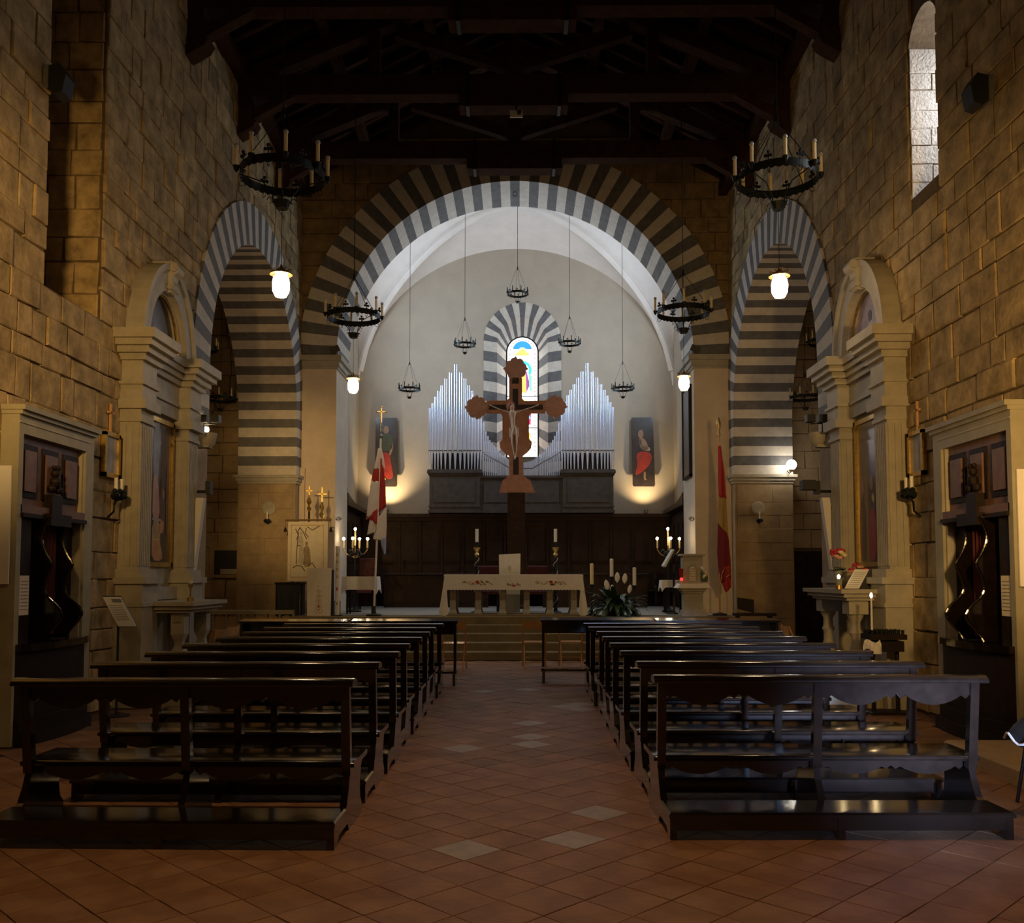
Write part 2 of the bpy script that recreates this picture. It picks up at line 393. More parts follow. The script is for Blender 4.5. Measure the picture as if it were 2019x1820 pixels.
def side_wall(sgn):
    fn = YZ(sgn*W, -sgn)                                        # w > 0 points into the nave
    if sgn < 0:
        hole = [(LW['y0'],LW['z0']),(LW['y1'],LW['z0']),(LW['y1'],LW['z1'])] + arc((LW['y0']+LW['y1'])/2, LW['z1'], .65, 0, PI, 10)[1:-1] + [(LW['y0'],LW['z1'])]
        cuts = [arch_cut, rect_cut(LW['y0'], LW['y1'], LW['z0'], LW['z1']+.5)]
    else:
        c = (RW['y0']+RW['y1'])/2; r = (RW['y1']-RW['y0'])/2
        hole = [(RW['y0'],RW['z0']),(RW['y1'],RW['z0'])] + arc(c, RW['zs'], r, 0, PI, 14)
        cuts = [arch_cut, slit_cut]
    mb = poly_wall(wall_outline(-6, YT1+.2, ZT), [hole], fn, 0, -TW)
    o = struct(mb.build('wall_left' if sgn < 0 else 'wall_right', 'mortar'), ('left' if sgn < 0 else 'right')+' nave wall of coursed brown sandstone blocks')
    rows = stone_rows(4.0, YT0-.02, 0.02, ZT-.05, cuts, hr=(.23,.43), lr=(.26,.78), seed=11+sgn)
    lay_blocks(o, rows, fn, .03, 'stone', 290, lambda q: q[0] if q[1] > 8.0 else 500, seed=21+sgn)
    # striped arch: wedges right through the wall, jamb courses below the springing, plain pier under a moulded ledge
    n = 47
    for i in range(n):
        a0, a1 = PI*i/n, PI*(i+1)/n
        pl = arc(TY, TZ, TR, a0, a1, 2) + arc(TY, TZ, TO, a1, a0, 2)
        MB().prism(pl, fn, .062, -TW-.03).build('voussoir', 'vous_light' if i % 2 else 'vous_dark', o)
    nj = 5; zc = 3.80
    for side in (0, 1):
        for i in range(nj):
            z0 = zc+(TZ-zc)*i/nj; z1 = zc+(TZ-zc)*(i+1)/nj
            a, b = (TY-TO, TY-TR) if side == 0 else (TY+TR, min(TY+TO, YT0-.06))
            MB().prism([(a,z0),(b,z0),(b,z1),(a,z1)], fn, .062, -TW-.03).build('jamb_course', 'vous_light' if (i+nj) % 2 else 'vous_dark', o)
        a, b = (TY-TO+.2, TY-TR) if side == 0 else (TY+TR, YT0-.06)
        prs = stone_rows(0, TW+.05, .02, zc-.2, [], hr=(.3,.42), lr=(.5,.75), seed=5+side)
        MB().prism([(a,0),(b,0),(b,zc-.19),(a,zc-.19)], fn, .045, -TW-.02).build('pier', 'stone_fine', o)
        e = .07
        led = MB()
        for z0, z1, ex in ((zc-.19,zc-.13,.03),(zc-.13,zc-.06,.06),(zc-.06,zc,.10)):
            aa, bb = (a-.02, b+ex) if side == 0 else (a-ex, b)
            led.prism([(aa,z0),(bb,z0),(bb,z1),(aa,z1)], fn, .045+ex, -TW-ex)
        led.build('pier_ledge', 'pietra', o)
    # ashlar facing on the jamb that the viewer sees
    yj = TY+TR
    fj = lambda u, v, w_: (sgn*(W+u), yj-w_, v)
    for q in stone_rows(.0, TW, .0, zc-.19, [], hr=(.28,.4), lr=(.42,.8), seed=31+sgn, j=.006):
        mb = MB(); block(mb, q, fj, .014, random.Random(int(q[2]*100)), c=.006, back=-.01); mb.build('pier_stone', 'stone_fine', o)
    return o
wl = side_wall(-1); wr = side_wall(1)
# recess back and dressed stones of its far jamb (left); splayed reveal and pane of the slit window (right)
MB().box(-W-1.0, -W-.9, LW['y0']-.05, LW['y1']+.05, LW['z0'], LW['z1']+.7).build('recess_back', 'stone_fine', wl)
fj = lambda u, v, w_: (-W-u, LW['y1']-w_, v)
for q in stone_rows(.02, .9, LW['z0'], LW['z1'], [], hr=(.26,.44), lr=(.28,.5), seed=8):
    mb = MB(); block(mb, q, fj, .012, random.Random(int(q[2]*97)), c=.012); mb.build('jamb_stone', 'stone', wl)
# sloping sill of the recess
for k in range(3):
    ya_ = LW['y0']+k*(LW['y1']-LW['y0'])/3
    for j_ in range(3): mb = MB(); block(mb, (ya_+.005, ya_+(LW['y1']-LW['y0'])/3-.005, j_*.32+.005, j_*.32+.315), lambda u, v, w_: (-W-v+w_*.3, u, LW['z0']-.02+v*.39+w_), .015, random.Random(k*3+j_)); mb.build('sill_stone', 'stone', wl)
MB().add([(-W,LW['y0'],LW['z0']-.02),(-W,LW['y1'],LW['z0']-.02),(-W-.95,LW['y1'],LW['z0']+.35),(-W-.95,LW['y0'],LW['z0']+.35)],[(0,1,2,3)]).build('sill', 'stone', wl)
wn = struct(MB().box(W+TW-.12, W+TW-.08, RW['y0']-.02, RW['y1']+.02, RW['z0'], RW['zs']+.5).build('window_1', 'day_pane'), 'narrow round-headed window slit high in the right wall')
fj = lambda u, v, w_: (W+u, RW['y1']-w_, v)
rr = random.Random(4)
for k, q in enumerate(stone_rows(.0, TW-.15, RW['z0']+.0, RW['zs']+.1, [], hr=(.20,.30), lr=(.2,.42), seed=14, j=.008)):
    mb = MB(); block(mb, q, fj, .014, rr, c=.008); mb.build('reveal_stone', 'reveal', wn)

# ---- chancel-arch wall
hole_pts = [(-AR-.4,0)]; 
outer = [(-W-1.3,0),(-AR-.45,0),(-AR-.45,AZ)] + [(-(AR+.45)*math.cos(PI*i/30), AZ+(AR+.45)*math.sin(PI*i/30)) for i in range(1,30)] + [(AR+.45,AZ),(AR+.45,0),(W+1.3,0),(W+1.3,ZT+2.6),(-W-1.3,ZT+2.6)]
wa = struct(poly_wall(outer, [], XZ(YT0), .0, YT1-YT0).build('wall_arch', 'mortar'), 'end wall of the nave pierced by the wide striped chancel arch')
def big_cut(v0, v1):
    r = AR+.35
    if v0 < AZ: return (-r, r)
    if v0 < AZ+r: h = math.sqrt(r*r-(v0-AZ)**2); return (-h, h)
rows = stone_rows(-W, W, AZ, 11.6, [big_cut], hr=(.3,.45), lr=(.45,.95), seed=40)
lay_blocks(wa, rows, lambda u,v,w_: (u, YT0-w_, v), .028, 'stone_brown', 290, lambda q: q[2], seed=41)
nv = 57
for i in range(nv):
    a0, a1 = PI*i/nv, PI*(i+1)/nv
    pl = arc(0, AZ, AR, a0, a1, 2) + arc(0, AZ, AO, a1, a0, 2)
    MB().prism(pl, XZ(YT0), -.055, YT1-YT0+.02).build('voussoir', 'vous_light' if i % 2 else 'vous_dark', wa)
for s in (-1, 1):
    x0, x1 = sorted((s*(AR+.0), s*(W+.02)))
    MB().box(x0, x1, YT0-.03, YT1+.02, 0, AZ-.30).build('pier', 'pier_plaster', wa)
    cp = MB()
    for z0, z1, e in ((AZ-.30,AZ-.24,.03),(AZ-.24,AZ-.12,.07),(AZ-.12,AZ-.0,.13)):
        xa, xb = sorted((s*(AR-e), s*(W+.02))); cp.box(xa, xb, YT0-.03-e, YT1+.02, z0, z1)
    cp.build('capital', 'pietra', wa)
    MB().box(*sorted((s*(W-.16), s*(W+.02))), YT0-.12, YT0, 0, 4.0).build('corner_strip', 'pier_plaster', wa)
MB().tube([(.0+.05*math.cos(t*PI/6), YT0-.02+.55, AZ+AR-.06+.05*math.sin(t*PI/6)) for t in range(13)], .008, 6).build('iron_ring', 'iron', wa)

# ---- chancel: platform, steps, walls, vault
st = tag(thing('altar_steps', 'broad brown stone steps rising to the altar platform', 'steps', (0,17.68,0)))
st['kind'] = 'structure'; 
for k in range(5):
    y0 = 17.68+.28*k
    MB().bbox(-4.55, 4.55, y0, y0+ (.34 if k < 4 else .5), PZ/5*k, PZ/5*(k+1), .012).build('step', 'step_stone', st, world=True)
pf = struct(MB().box(-4.55, 4.55, 19.1, YB+.1, -.1, PZ).build('floor_chancel', 'platform_stone'), 'raised grey stone chancel platform behind the altar')
for s in (-1, 1):
    o = struct(MB().box(*sorted((s*CX, s*(CX+.3))), YT1, YB+.3, 0, 11.8).build('wall_chancel_left' if s < 0 else 'wall_chancel_right', 'plaster'), 'plain plastered side wall of the chancel, '+('left' if s < 0 else 'right'))
    # the side windows sit behind the arch piers
    wi = struct(MB().box(*sorted((s*(CX-.012), s*(CX+.1))), 22.5, 23.5, 6.7, 9.3).build('window_3' if s < 0 else 'window_4', 'day_pane'), 'tall side window of the chancel, '+('left' if s < 0 else 'right'))
    for a, b, c_, d in ((22.42,22.5,6.62,9.38),(23.5,23.58,6.62,9.38),(22.42,23.58,9.3,9.38),(22.42,23.58,6.62,6.7),(22.98,23.02,6.7,9.3)): MB().box(*sorted((s*(CX-.03), s*(CX+.1))), a, b, c_, d).build('window_frame', 'pietra', wi)
wc, wz, wh = .19, 8.03, .43                        # stained window
sr, sz = 1.10, 8.26                                # surround
hole = [(wc-sr,4.2),(wc+sr,4.2)] + arc(wc, sz, sr, 0, PI, 24)
wb = struct(poly_wall([(-CX-.3,0),(CX+.3,0),(CX+.3,12.2),(-CX-.3,12.2)], [hole], XZ(YB), 0, .5).build('wall_chancel_back', 'plaster'), 'cream plaster end wall of the chancel')
# striped surround: a flat outer face and a splayed reveal that runs back to the glass
def surround(a):                                   # outline point at parameter a, for outer radius, mid radius and glass edge
    return a
def ring_pt(r, half_z, t):                         # t in [0,1]: left foot -> arch -> right foot
    pass
def sur_seg(p0, p1):
    """p = (outer, mid, inner) triples of (x, z)"""
    mb = MB()
    o0, m0, i0 = p0; o1, m1, i1 = p1
    Y0, Y1, Y2 = YB-.012, YB+.0, YB+.46
    vs = [(o0[0],Y0,o0[1]),(m0[0],Y0,m0[1]),(i0[0],Y2,i0[1]),(o1[0],Y0,o1[1]),(m1[0],Y0,m1[1]),(i1[0],Y2,i1[1]),
          (o0[0],YB+.5,o0[1]),(o1[0],YB+.5,o1[1]),(i0[0],YB+.5,i0[1]),(i1[0],YB+.5,i1[1])]
    mb.add(vs, [(0,1,4,3),(1,2,5,4),(0,3,7,6),(2,8,9,5),(6,7,9,8),(0,6,8,2,1),(3,4,5,9,7)])
    return mb
segs = []
nst = 14
for i in range(nst):
    segs.append((-1, 4.25+(sz-4.25)*i/nst, 4.25+(sz-4.25)*(i+1)/nst))
k = 0
rm, rin = .72, wh+.045
for s in (-1, 1):
    for i in range(nst):
        z0 = 4.25+(sz-4.25)*i/nst; z1 = 4.25+(sz-4.25)*(i+1)/nst
        f = lambda z, r: (wc+s*r, z)
        zi = lambda z: 4.6+(wz-4.6)*(z-4.25)/(sz-4.25)
        sur_seg(((wc+s*sr,z0),(wc+s*rm,z0-.06),(wc+s*rin,zi(z0))), ((wc+s*sr,z1),(wc+s*rm,z1-.06),(wc+s*rin,zi(z1)))).build('surround_stone', 'vous_light' if i % 2 else 'vous_dark', wb)
na = 17
for i in range(na):
    a0, a1 = PI*i/na, PI*(i+1)/na
    P = lambda a: ((wc+sr*math.cos(a), sz+sr*math.sin(a)), (wc+rm*math.cos(a), sz-.06+rm*math.sin(a)), (wc+rin*math.cos(a), wz+rin*math.sin(a)))
    sur_seg(P(a0), P(a1)).build('surround_stone', 'vous_dark' if i % 2 == 0 else 'vous_light', wb)
MB().box(wc-sr, wc+sr, YB+.0, YB+.45, 4.15, 4.9).build('window_sill', 'pietra', wb)
# stained glass window
win = struct(MB().prism([(wc-wh-.055,4.85),(wc+wh+.055,4.85)]+arc(wc,wz,wh+.055,0,PI,16), XZ(YB+.47), 0, .06).build('window_2', 'iron'), 'tall round-headed stained glass window above the organ')
MB().prism([(wc-wh,5.0),(wc+wh,5.0)]+arc(wc,wz,wh,0,PI,18), XZ(YB+.455), 0, .02).build('glass_ground', 'glass_white', win)
def pane(poly, m, d=.0): return MB().prism(poly, XZ(YB+.44-d), 0, .012).build('glass_pane', m, win)
pane(arc(wc,wz+.05,.28,.15,PI-.15,12), 'glass_blue')
pane(arc(wc,wz+.02,.12,0,PI,8)+[(wc-.05,wz-.02),(wc+.05,wz-.02)], 'glass_yellow', .004)
pane([(wc-.22,wz-.06),(wc,wz+.09),(wc+.22,wz-.06),(wc+.14,wz-.10),(wc-.14,wz-.10)], 'glass_orange', .006)
pane(arc(wc,wz-.52,.27,-.6,PI+.6,18)+arc(wc,wz-.52,.19,PI+.6,-.6,18), 'glass_cyan')
pane(arc(wc,wz-.42,.10,0,2*PI,14)[:-1], 'glass_brown', .004); pane(arc(wc,wz-.42,.065,0,2*PI,12)[:-1], 'glass_orange', .008)
pane([(wc-.12,wz-.54),(wc+.12,wz-.54),(wc+.22,wz-.95),(wc+.1,wz-1.2),(wc-.15,wz-1.1),(wc-.2,wz-.8)], 'glass_purple')
pane([(wc-.05,wz-.60),(wc+.1,wz-.62),(wc+.12,wz-1.2),(wc-.1,wz-1.15)], 'glass_orange', .004)
pane([(wc+.18,wz-.6),(wc+.27,wz-.7),(wc+.27,wz-1.15),(wc+.2,wz-1.1)], 'glass_green')
pane([(wc+.0,wz-1.38),(wc+.12,wz-1.34),(wc+.14,wz-1.62),(wc+.02,wz-1.6)], 'glass_yellow'); pane([(wc+.0,wz-1.62),(wc+.2,wz-1.62),(wc+.24,wz-1.95),(wc-.02,wz-1.9)], 'glass_cyan')
pane([(wc+.18,wz-1.7),(wc+.26,wz-1.66),(wc+.24,wz-2.1),(wc+.08,wz-2.12)], 'glass_red'); pane([(wc-.24,wz-1.4),(wc-.05,wz-1.42),(wc-.08,wz-2.1),(wc-.26,wz-2.0)], 'glass_blue')
pane([(wc+.1,wz-2.3),(wc+.24,wz-2.35),(wc+.22,wz-2.75),(wc+.08,wz-2.7)], 'glass_orange'); pane([(wc-.2,wz-2.3),(wc+.02,wz-2.25),(wc,wz-2.8),(wc-.22,wz-2.75)], 'glass_red')
for k in range(24):
    z = wz-.05-k*.122
    for s in (-1, 1): MB().box(wc+s*.36-.016, wc+s*.36+.016, YB+.444, YB+.456, z-.016, z+.016).build('glass_pane', 'glass_brown', win)
for k in range(1, 12):
    a = PI*k/12; MB().box(wc+.36*math.cos(a)-.016, wc+.36*math.cos(a)+.016, YB+.444, YB+.456, wz+.36*math.sin(a)-.016, wz+.36*math.sin(a)+.016).build('glass_pane', 'glass_brown', win)
for z in (wz-1.28, wz-2.2): MB().box(wc-wh, wc+wh, YB+.425, YB+.45, z-.012, z+.012).build('glazing_bar', 'iron', win)
# vault
VZ, VH, yc, hy = 6.7, 4.2, (YT1+YB)/2, (YB-YT1)/2
def vz(x, y):
    zx = math.sqrt(max(0, 1-(x/CX)**2)); t = (y-yc)/hy; zy = math.sqrt(max(0, 1-t*t))
    return VZ + VH*max(zx, zy) + .55*(1-(x/CX)**2)*(1-t*t)
va = struct(MB().grid(72, 40, lambda u, v: (-CX+2*CX*u, YT1-.02+2*(hy+.02)*v, vz(-CX+2*CX*u, YT1+2*hy*v))).build('ceiling_chancel', 'vault_plaster', smooth=True), 'pale plastered cross vault over the chancel')
for sx in (-1, 1):
    for sy in (-1, 1):
        pts = []
        for i in range(25):
            t = 1-i/24*.985
            pts.append((sx*CX*t*.995, yc+sy*hy*t*.995, vz(CX*t*.985, yc+hy*t*.985)-.03))
        MB().tube(pts, .10, 8)  .build('vault_rib', 'vault_plaster', va, smooth=True)
MB().box(-CX-.4, CX+.4, YT1-.2, YB+.5, 12.2, 12.3).build('roof_slab', 'plaster', va)

# ---- transepts
for s in (-1, 1):
    nm = 'left' if s < 0 else 'right'
    x0, x1 = sorted((s*(W+TW-.02), s*10.0))
    ft = struct(MB().box(x0, x1, 21.0, 21.3, 0, 9).build('wall_transept_far_'+nm, 'mortar'), 'brown stone far wall of the '+nm+' transept')
    fn = lambda u, v, w_: (s*u, 21.0-w_, v)
    cut = rect_cut(6.16, 6.80, 1.62, 2.17) if s < 0 else rect_cut(6.12, 7.0, 0, 2.16)
    rows = stone_rows(W+TW, 9.4, .02, 8.6, [cut], hr=(.28,.42), lr=(.45,.9), seed=60+s)
    lay_blocks(ft, rows, fn, .02, 'stone_fine', 290, lambda q: q[0], seed=61)
    xs, xe = sorted((s*9.4, s*9.7))
    struct(MB().box(xs, xe, 12.2, 21.2, 0, 9).build('wall_transept_side_'+nm, 'stone_fine'), 'outer wall of the '+nm+' transept')
    xs, xe = sorted((s*(W+TW), s*9.6))
    struct(MB().box(xs, xe, 12.2, 12.5, 0, 9).build('wall_transept_near_'+nm, 'stone_fine'), 'near wall of the '+nm+' transept')
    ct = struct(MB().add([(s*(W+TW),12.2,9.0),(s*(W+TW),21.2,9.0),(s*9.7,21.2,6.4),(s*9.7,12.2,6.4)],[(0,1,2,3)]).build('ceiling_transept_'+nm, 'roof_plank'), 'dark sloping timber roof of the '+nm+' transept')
    for k in range(8):
        y = 13.2+k*1.0
        MB().prism([(s*(W+TW),8.98),(s*9.6,6.45),(s*9.6,6.3),(s*(W+TW),8.83)], XZ(y), 0, .14).build('rafter', 'beam_wood', ct)
# niche in the left transept wall, door in the right one
MB().box(-6.82, -6.14, 20.99, 21.0, 1.6, 2.19).build('niche_back', 'black', bpy.data.objects['wall_transept_far_left'])
MB().box(-6.66, -6.2, 20.95, 20.99, 1.63, 1.75).build('niche_sill', 'pietra', bpy.data.objects['wall_transept_far_left'])
for b in ((-6.9,-6.8,1.55,2.25),(-6.8,-6.1,2.17,2.25),(-6.8,-6.1,1.55,1.62)): MB().box(b[0], b[1], 20.95, 21, b[2], b[3]).build('niche_frame', 'stone_fine', bpy.data.objects['wall_transept_far_left'])
dr = struct(MB().box(6.13, 6.98, 20.96, 21.0, 0, 2.15).build('door_1', 'dark_wood'), 'dark wooden door in the right transept')
for b in ((6.2,6.52,.15,1.0),(6.59,6.91,.15,1.0),(6.2,6.52,1.1,2.05),(6.59,6.91,1.1,2.05)): MB().box(b[0], b[1], 20.945, 20.96, b[2], b[3]).build('door_panel', 'dark_wood', dr)
MB().ball((6.86,20.93,1.05), .02).build('door_knob', 'brass', dr)

# ---- rear of the nave, behind the photographer
struct(MB().box(-W-TW, W+TW, -6.3, -6, 0, 14).build('wall_rear', 'stone_fine'), 'entrance wall of the nave')

# ---- timber roof
ZR = 13.1
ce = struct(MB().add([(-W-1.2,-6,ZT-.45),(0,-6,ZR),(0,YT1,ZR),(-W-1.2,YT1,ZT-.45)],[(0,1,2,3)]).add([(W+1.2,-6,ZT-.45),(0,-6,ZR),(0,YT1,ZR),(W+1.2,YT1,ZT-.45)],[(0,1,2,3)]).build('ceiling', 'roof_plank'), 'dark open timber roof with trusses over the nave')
sl = (ZR-(ZT-.45))/(W+1.2)
def roofz(x): return ZR-abs(x)*sl
for s in (-1, 1):
    for k in range(18):
        y = 11.2+k*.55
        MB().prism([(s*.05,roofz(.05)-.02),(s*(W+.3),roofz(W+.3)-.02),(s*(W+.3),roofz(W+.3)-.15),(s*.05,roofz(.05)-.15)], XZ(y), 0, .11).build('rafter', 'beam_wood', ce)
    for x in (1.6, 3.3):
        MB().box(*sorted((s*x-.09, s*x+.09)), 6, YT0-.03, roofz(x)-.38, roofz(x)-.15).build('purlin', 'beam_wood', ce)
    MB().box(*sorted((s*(W-.22), s*(W+.0))), 6, YT0-.03, ZT-.28, ZT-.04).build('wall_plate', 'beam_wood', ce)
for y in (8.4, 10.9, 13.4, 15.9, 18.4):
    zb = 10.0
    tr = MB().box(-W-.1, W+.1, y-.15, y+.15, zb, zb+.36).build('roof_truss', 'beam_wood', ce)
    MB().box(-.95, .95, y-.17, y+.17, zb-.22, zb).build('scarf_piece', 'beam_wood', tr)
    for x in (-.8, .8): MB().box(x-.03, x+.03, y-.18, y+.18, zb-.24, zb+.38).build('iron_strap', 'iron', tr)
    MB().box(-.13, .13, y-.12, y+.12, zb+.36, ZR-.25).build('king_post', 'beam_wood', tr)
    for s in (-1, 1):
        MB().prism([(s*.1,ZR-.65),(s*(W+.05),zb+.42),(s*(W+.05),zb+.12),(s*.1,ZR-.95)], XZ(y), -.12, .12).build('principal_rafter', 'beam_wood', tr)
        MB().prism([(s*.1,zb+.45),(s*.1,zb+.65),(s*2.0,roofz(2.0)-.75),(s*2.1,roofz(2.1)-.95)], XZ(y), -.09, .09).build('strut', 'beam_wood', tr)
        MB().box(*sorted((s*2.45-.1, s*2.45+.1)), y-.1, y+.1, zb+.36, roofz(2.45)-.6).build('queen_post', 'beam_wood', tr)
        MB().box(*sorted((s*(W-.28), s*(W-.03))), y-.13, y+.13, 9.55, zb).build('wall_post', 'beam_wood', tr)
        MB().prism([(s*(W-.28),9.58),(s*(W-.28),9.78),(s*(W-.75),zb),(s*(W-1.0),zb)], XZ(y), -.1, .1).build('knee_brace', 'beam_wood', tr)
        MB().prism([(s*(W-.03),9.55),(s*(W-.36),9.55),(s*(W-.30),9.44),(s*(W-.14),9.34),(s*(W-.03),9.28)], XZ(y), -.15, .15).build('corbel', 'beam_wood', tr)

# ================================================================== PEWS
def scallop(x0, x1, top, low, n, amp):
    """board outline with a straight top edge and a cut-out lower edge: n bellies separated by small cusps"""
    pts = [(x0, top)]
    L = (x1-x0)/n
    for k in range(n):
        for i in range(17):
            t = i/16; x = x0+L*(k+t)
            e = abs(t-.5)*2
            z = low+amp - amp*(max(0, math.cos(e*PI*.62)))**.8 if e < .72 else low+amp*(1.0 - .45*math.sin((e-.72)/.28*PI))
            pts.append((x, z))
    pts.append((x1, top)); return pts
def make_pew(L):
    r = thing('pew', 'x', 'pew')
    h = L/2
    ep = [(-.37,0),(.40,0),(.40,.07),(.35,.12),(.33,.24),(.37,.36),(.42,.42),(.42,.445),(.0,.445),(-.04,.30),(-.10,.19),(-.16,.155),(-.37,.155)]
    foot = lambda x: [(-.47,0),(-.39,0),(-.34,.05),(-.07,.05),(-.03,0),(.40,0),(.40,.07),(.35,.12),(.33,.22),(.37,.32),(.41,.365),(.41,.385),(.0,.385),(-.04,.27),(-.10,.17),(-.16,.135),(-.47,.135)]
    for x in (-h+.03, .0, h-.03):
        MB().prism(foot(x), lambda u, v, w_: (x+w_, u, v), -.022, .022).build('end_board', 'pew_wood', r)
        MB().prism([(-.03,.34),(.03,.34),(-.045,.90),(-.095,.90)], lambda u, v, w_: (x+w_, u, v), -.028, .028).build('back_post', 'pew_wood', r)
    MB().prism([(-.02,.385)]+[(.425+.02*math.sin(a), .402-.018*math.cos(a)) for a in [PI*i/6 for i in range(7)]]+[(-.01+.02*math.cos(a), .402+.018*math.sin(a)) for a in [PI/2+PI/2*i/4 for i in range(5)]], lambda u, v, w_: (w_, u, v), -h-.02, h+.02).build('seat', 'pew_wood', r, smooth=True)
    for a, b in ((-h+.05,-.03),(.03,h-.05)):
        MB().prism(scallop(a, b, .385, .285, 2, .06), XZ(.05), 0, .02).build('seat_apron', 'pew_wood', r)
        MB().prism(scallop(a, b, .905, .755, 2, .075), lambda u, v, w_: (u, -.065+w_-(v-.8)*.1, v), 0, .018).build('back_apron', 'pew_wood', r)
    # rounded hand rail
    pr = [(-.075-.082*math.cos(a), .918+.036*math.sin(a)) for a in [-.35+(PI+.7)*i/16 for i in range(17)]]
    MB().prism(pr, lambda u, v, w_: (w_, u, v), -h-.03, h+.03).build('top_rail', 'pew_wood', r, smooth=True)
    MB().bbox(-h, h, -.49, -.15, .135, .165, .012).build('kneeler', 'pew_wood', r)
    MB().box(-h+.02, h-.02, -.465, -.44, .055, .135).build('kneeler_rail', 'pew_wood', r)
    return r
pew = make_pew(2.10)
rowsL = [(5.86,-.014),(6.97,-.008),(7.93,-.006),(8.87,-.004),(9.8,.0),(10.73,.004),(11.66,.002),(12.6,.0)]
rowsR = [(6.08,.008),(7.06,.004),(8.05,.0),(8.99,.003),(9.93,-.002),(10.87,.002),(11.81,-.002),(12.75,.002)]
first = True
for side, rows, cx in (('left', rowsL, -2.01), ('right', rowsR, 2.07)):
    for k, (y, a) in enumerate(rows):
        p = pew if first else copy_tree(pew); first = False
        p.location = (cx + random.uniform(-.02,.02), y+.13, 0); p.rotation_euler = (0,0,a)
        where = 'nearest the viewer' if k == 0 else ('farthest back, behind the prayer desks' if k == 7 else ORD[k]+' counted from the viewer')
        tag(p, 'dark wooden pew with kneeler in the %s block, row %s' % (side, where), 'pew', 'pews either side of the aisle')
# prayer desks in front of the pews
def make_desk(L, label, loc):
    r = thing('prayer_desk', label, 'prayer desk', loc, 0, 'prayer desks before the altar steps'); h = L/2
    MB().prism([(-.12,.90),(-.12,.93),(.16,.955),(.16,.925)], lambda u, v, w_: (w_, u, v), -h, h).build('desk_top', 'pew_wood', r)
    MB().box(-h+.02, h-.02, .10, .12, .72, .92).build('front_board', 'pew_wood', r)
    for x in (-h+.04, h-.04):
        MB().prism([(-.30,0),(.14,0),(.14,.92),(-.08,.90),(-.10,.22),(-.30,.18)], lambda u, v, w_: (x+w_, u, v), -.02, .02).build('end_board', 'pew_wood', r)
    MB().bbox(-h+.0, h-.0, -.32, -.08, .18, .21, .01).build('kneeler', 'pew_wood', r)
make_desk(1.58, 'long dark prayer desk at the aisle end of the left block, before the steps', (-1.60, 13.85, 0))
make_desk(1.60, 'dark prayer desk near the left transept arch, second from the aisle', (-3.22, 13.75, 0))
make_desk(1.70, 'long dark prayer desk at the aisle end of the right block, before the steps', (1.27, 14.2, 0))
make_desk(1.85, 'dark prayer desk near the right transept arch, second from the aisle', (3.08, 14.1, 0))

# ================================================================== FOLDING CHAIRS
def make_chair():
    r = thing('folding_chair', 'x', 'chair')
    for s in (-1, 1):
        MB().tube([(s*.20,.30,0),(s*.20,.05,.45),(s*.20,-.10,.82)], .013, 6).build('back_leg', 'chair_wood', r)   # runs up into the backrest
        MB().tube([(s*.175,-.22,0),(s*.175,.02,.40),(s*.175,.04,.46)], .012, 6).build('front_leg', 'chair_wood', r)
    for k in range(5): MB().bbox(-.185, .185, -.14+k*.075, -.08+k*.075, .44, .455, .004).build('seat_slat', 'chair_wood', r)
    n = 8; mb = MB()
    mb.grid(n, 1, lambda u, v: (-.21+.42*u, -.085-.02*v-.03*math.cos((u-.5)*PI)+.0, .68+.13*v+.012*abs(u-.5)*2*v))
    mb.grid(n, 1, lambda u, v: (-.21+.42*u, -.100-.02*v-.03*math.cos((u-.5)*PI)+.0, .68+.13*v+.012*abs(u-.5)*2*v))
    mb.build('backrest', 'chair_wood', r)
    MB().tube([(-.175,-.16,.11),(.175,-.16,.11)], .01, 6).build('stretcher', 'chair_wood', r)
    MB().tube([(-.20,.21,.16),(.20,.21,.16)], .01, 6).build('stretcher', 'chair_wood', r)
    return r
ch0 = make_chair()
spots = [((-1.02,15.95), 0, 'pale wooden folding chair left of the aisle, beside the prayer desk'),
         ((.36,16.25), 0, 'pale wooden folding chair standing in the aisle, left of a matching chair'),
         ((1.00,16.3), 0, 'pale wooden folding chair right of the aisle, centre of three by the desk'),
         ((1.56,16.35), 0, 'pale wooden folding chair half hidden behind the right prayer desk'),
         ((-4.14,15.0), 0, 'folding chair by the left transept, leftmost of a joined pair'),
         ((-3.68,14.9), 0, 'folding chair by the left transept, right one of a joined pair'),
         ((3.45,15.4), 0, 'folding chair before the right transept, left of the two backs in view'),
         ((3.95,15.5), -.1, 'folding chair before the right transept, right of the two backs in view'),
         ((4.35,14.6), -PI/2, 'folding chair seen from the side by the right side altar'),
         ((-4.38,13.72), 1.35, 'folding chair turned sideways behind the left altar table'),
         ((-4.40,14.32), 1.5, 'folding chair turned sideways, tucked behind another near the left altar')]
for k, (p, a, l) in enumerate(spots):
    c = ch0 if k == 0 else copy_tree(ch0)
    c.location = (p[0], p[1], 0); c.rotation_euler = (0,0,a); tag(c, l, 'chair', 'pale wooden folding chairs')

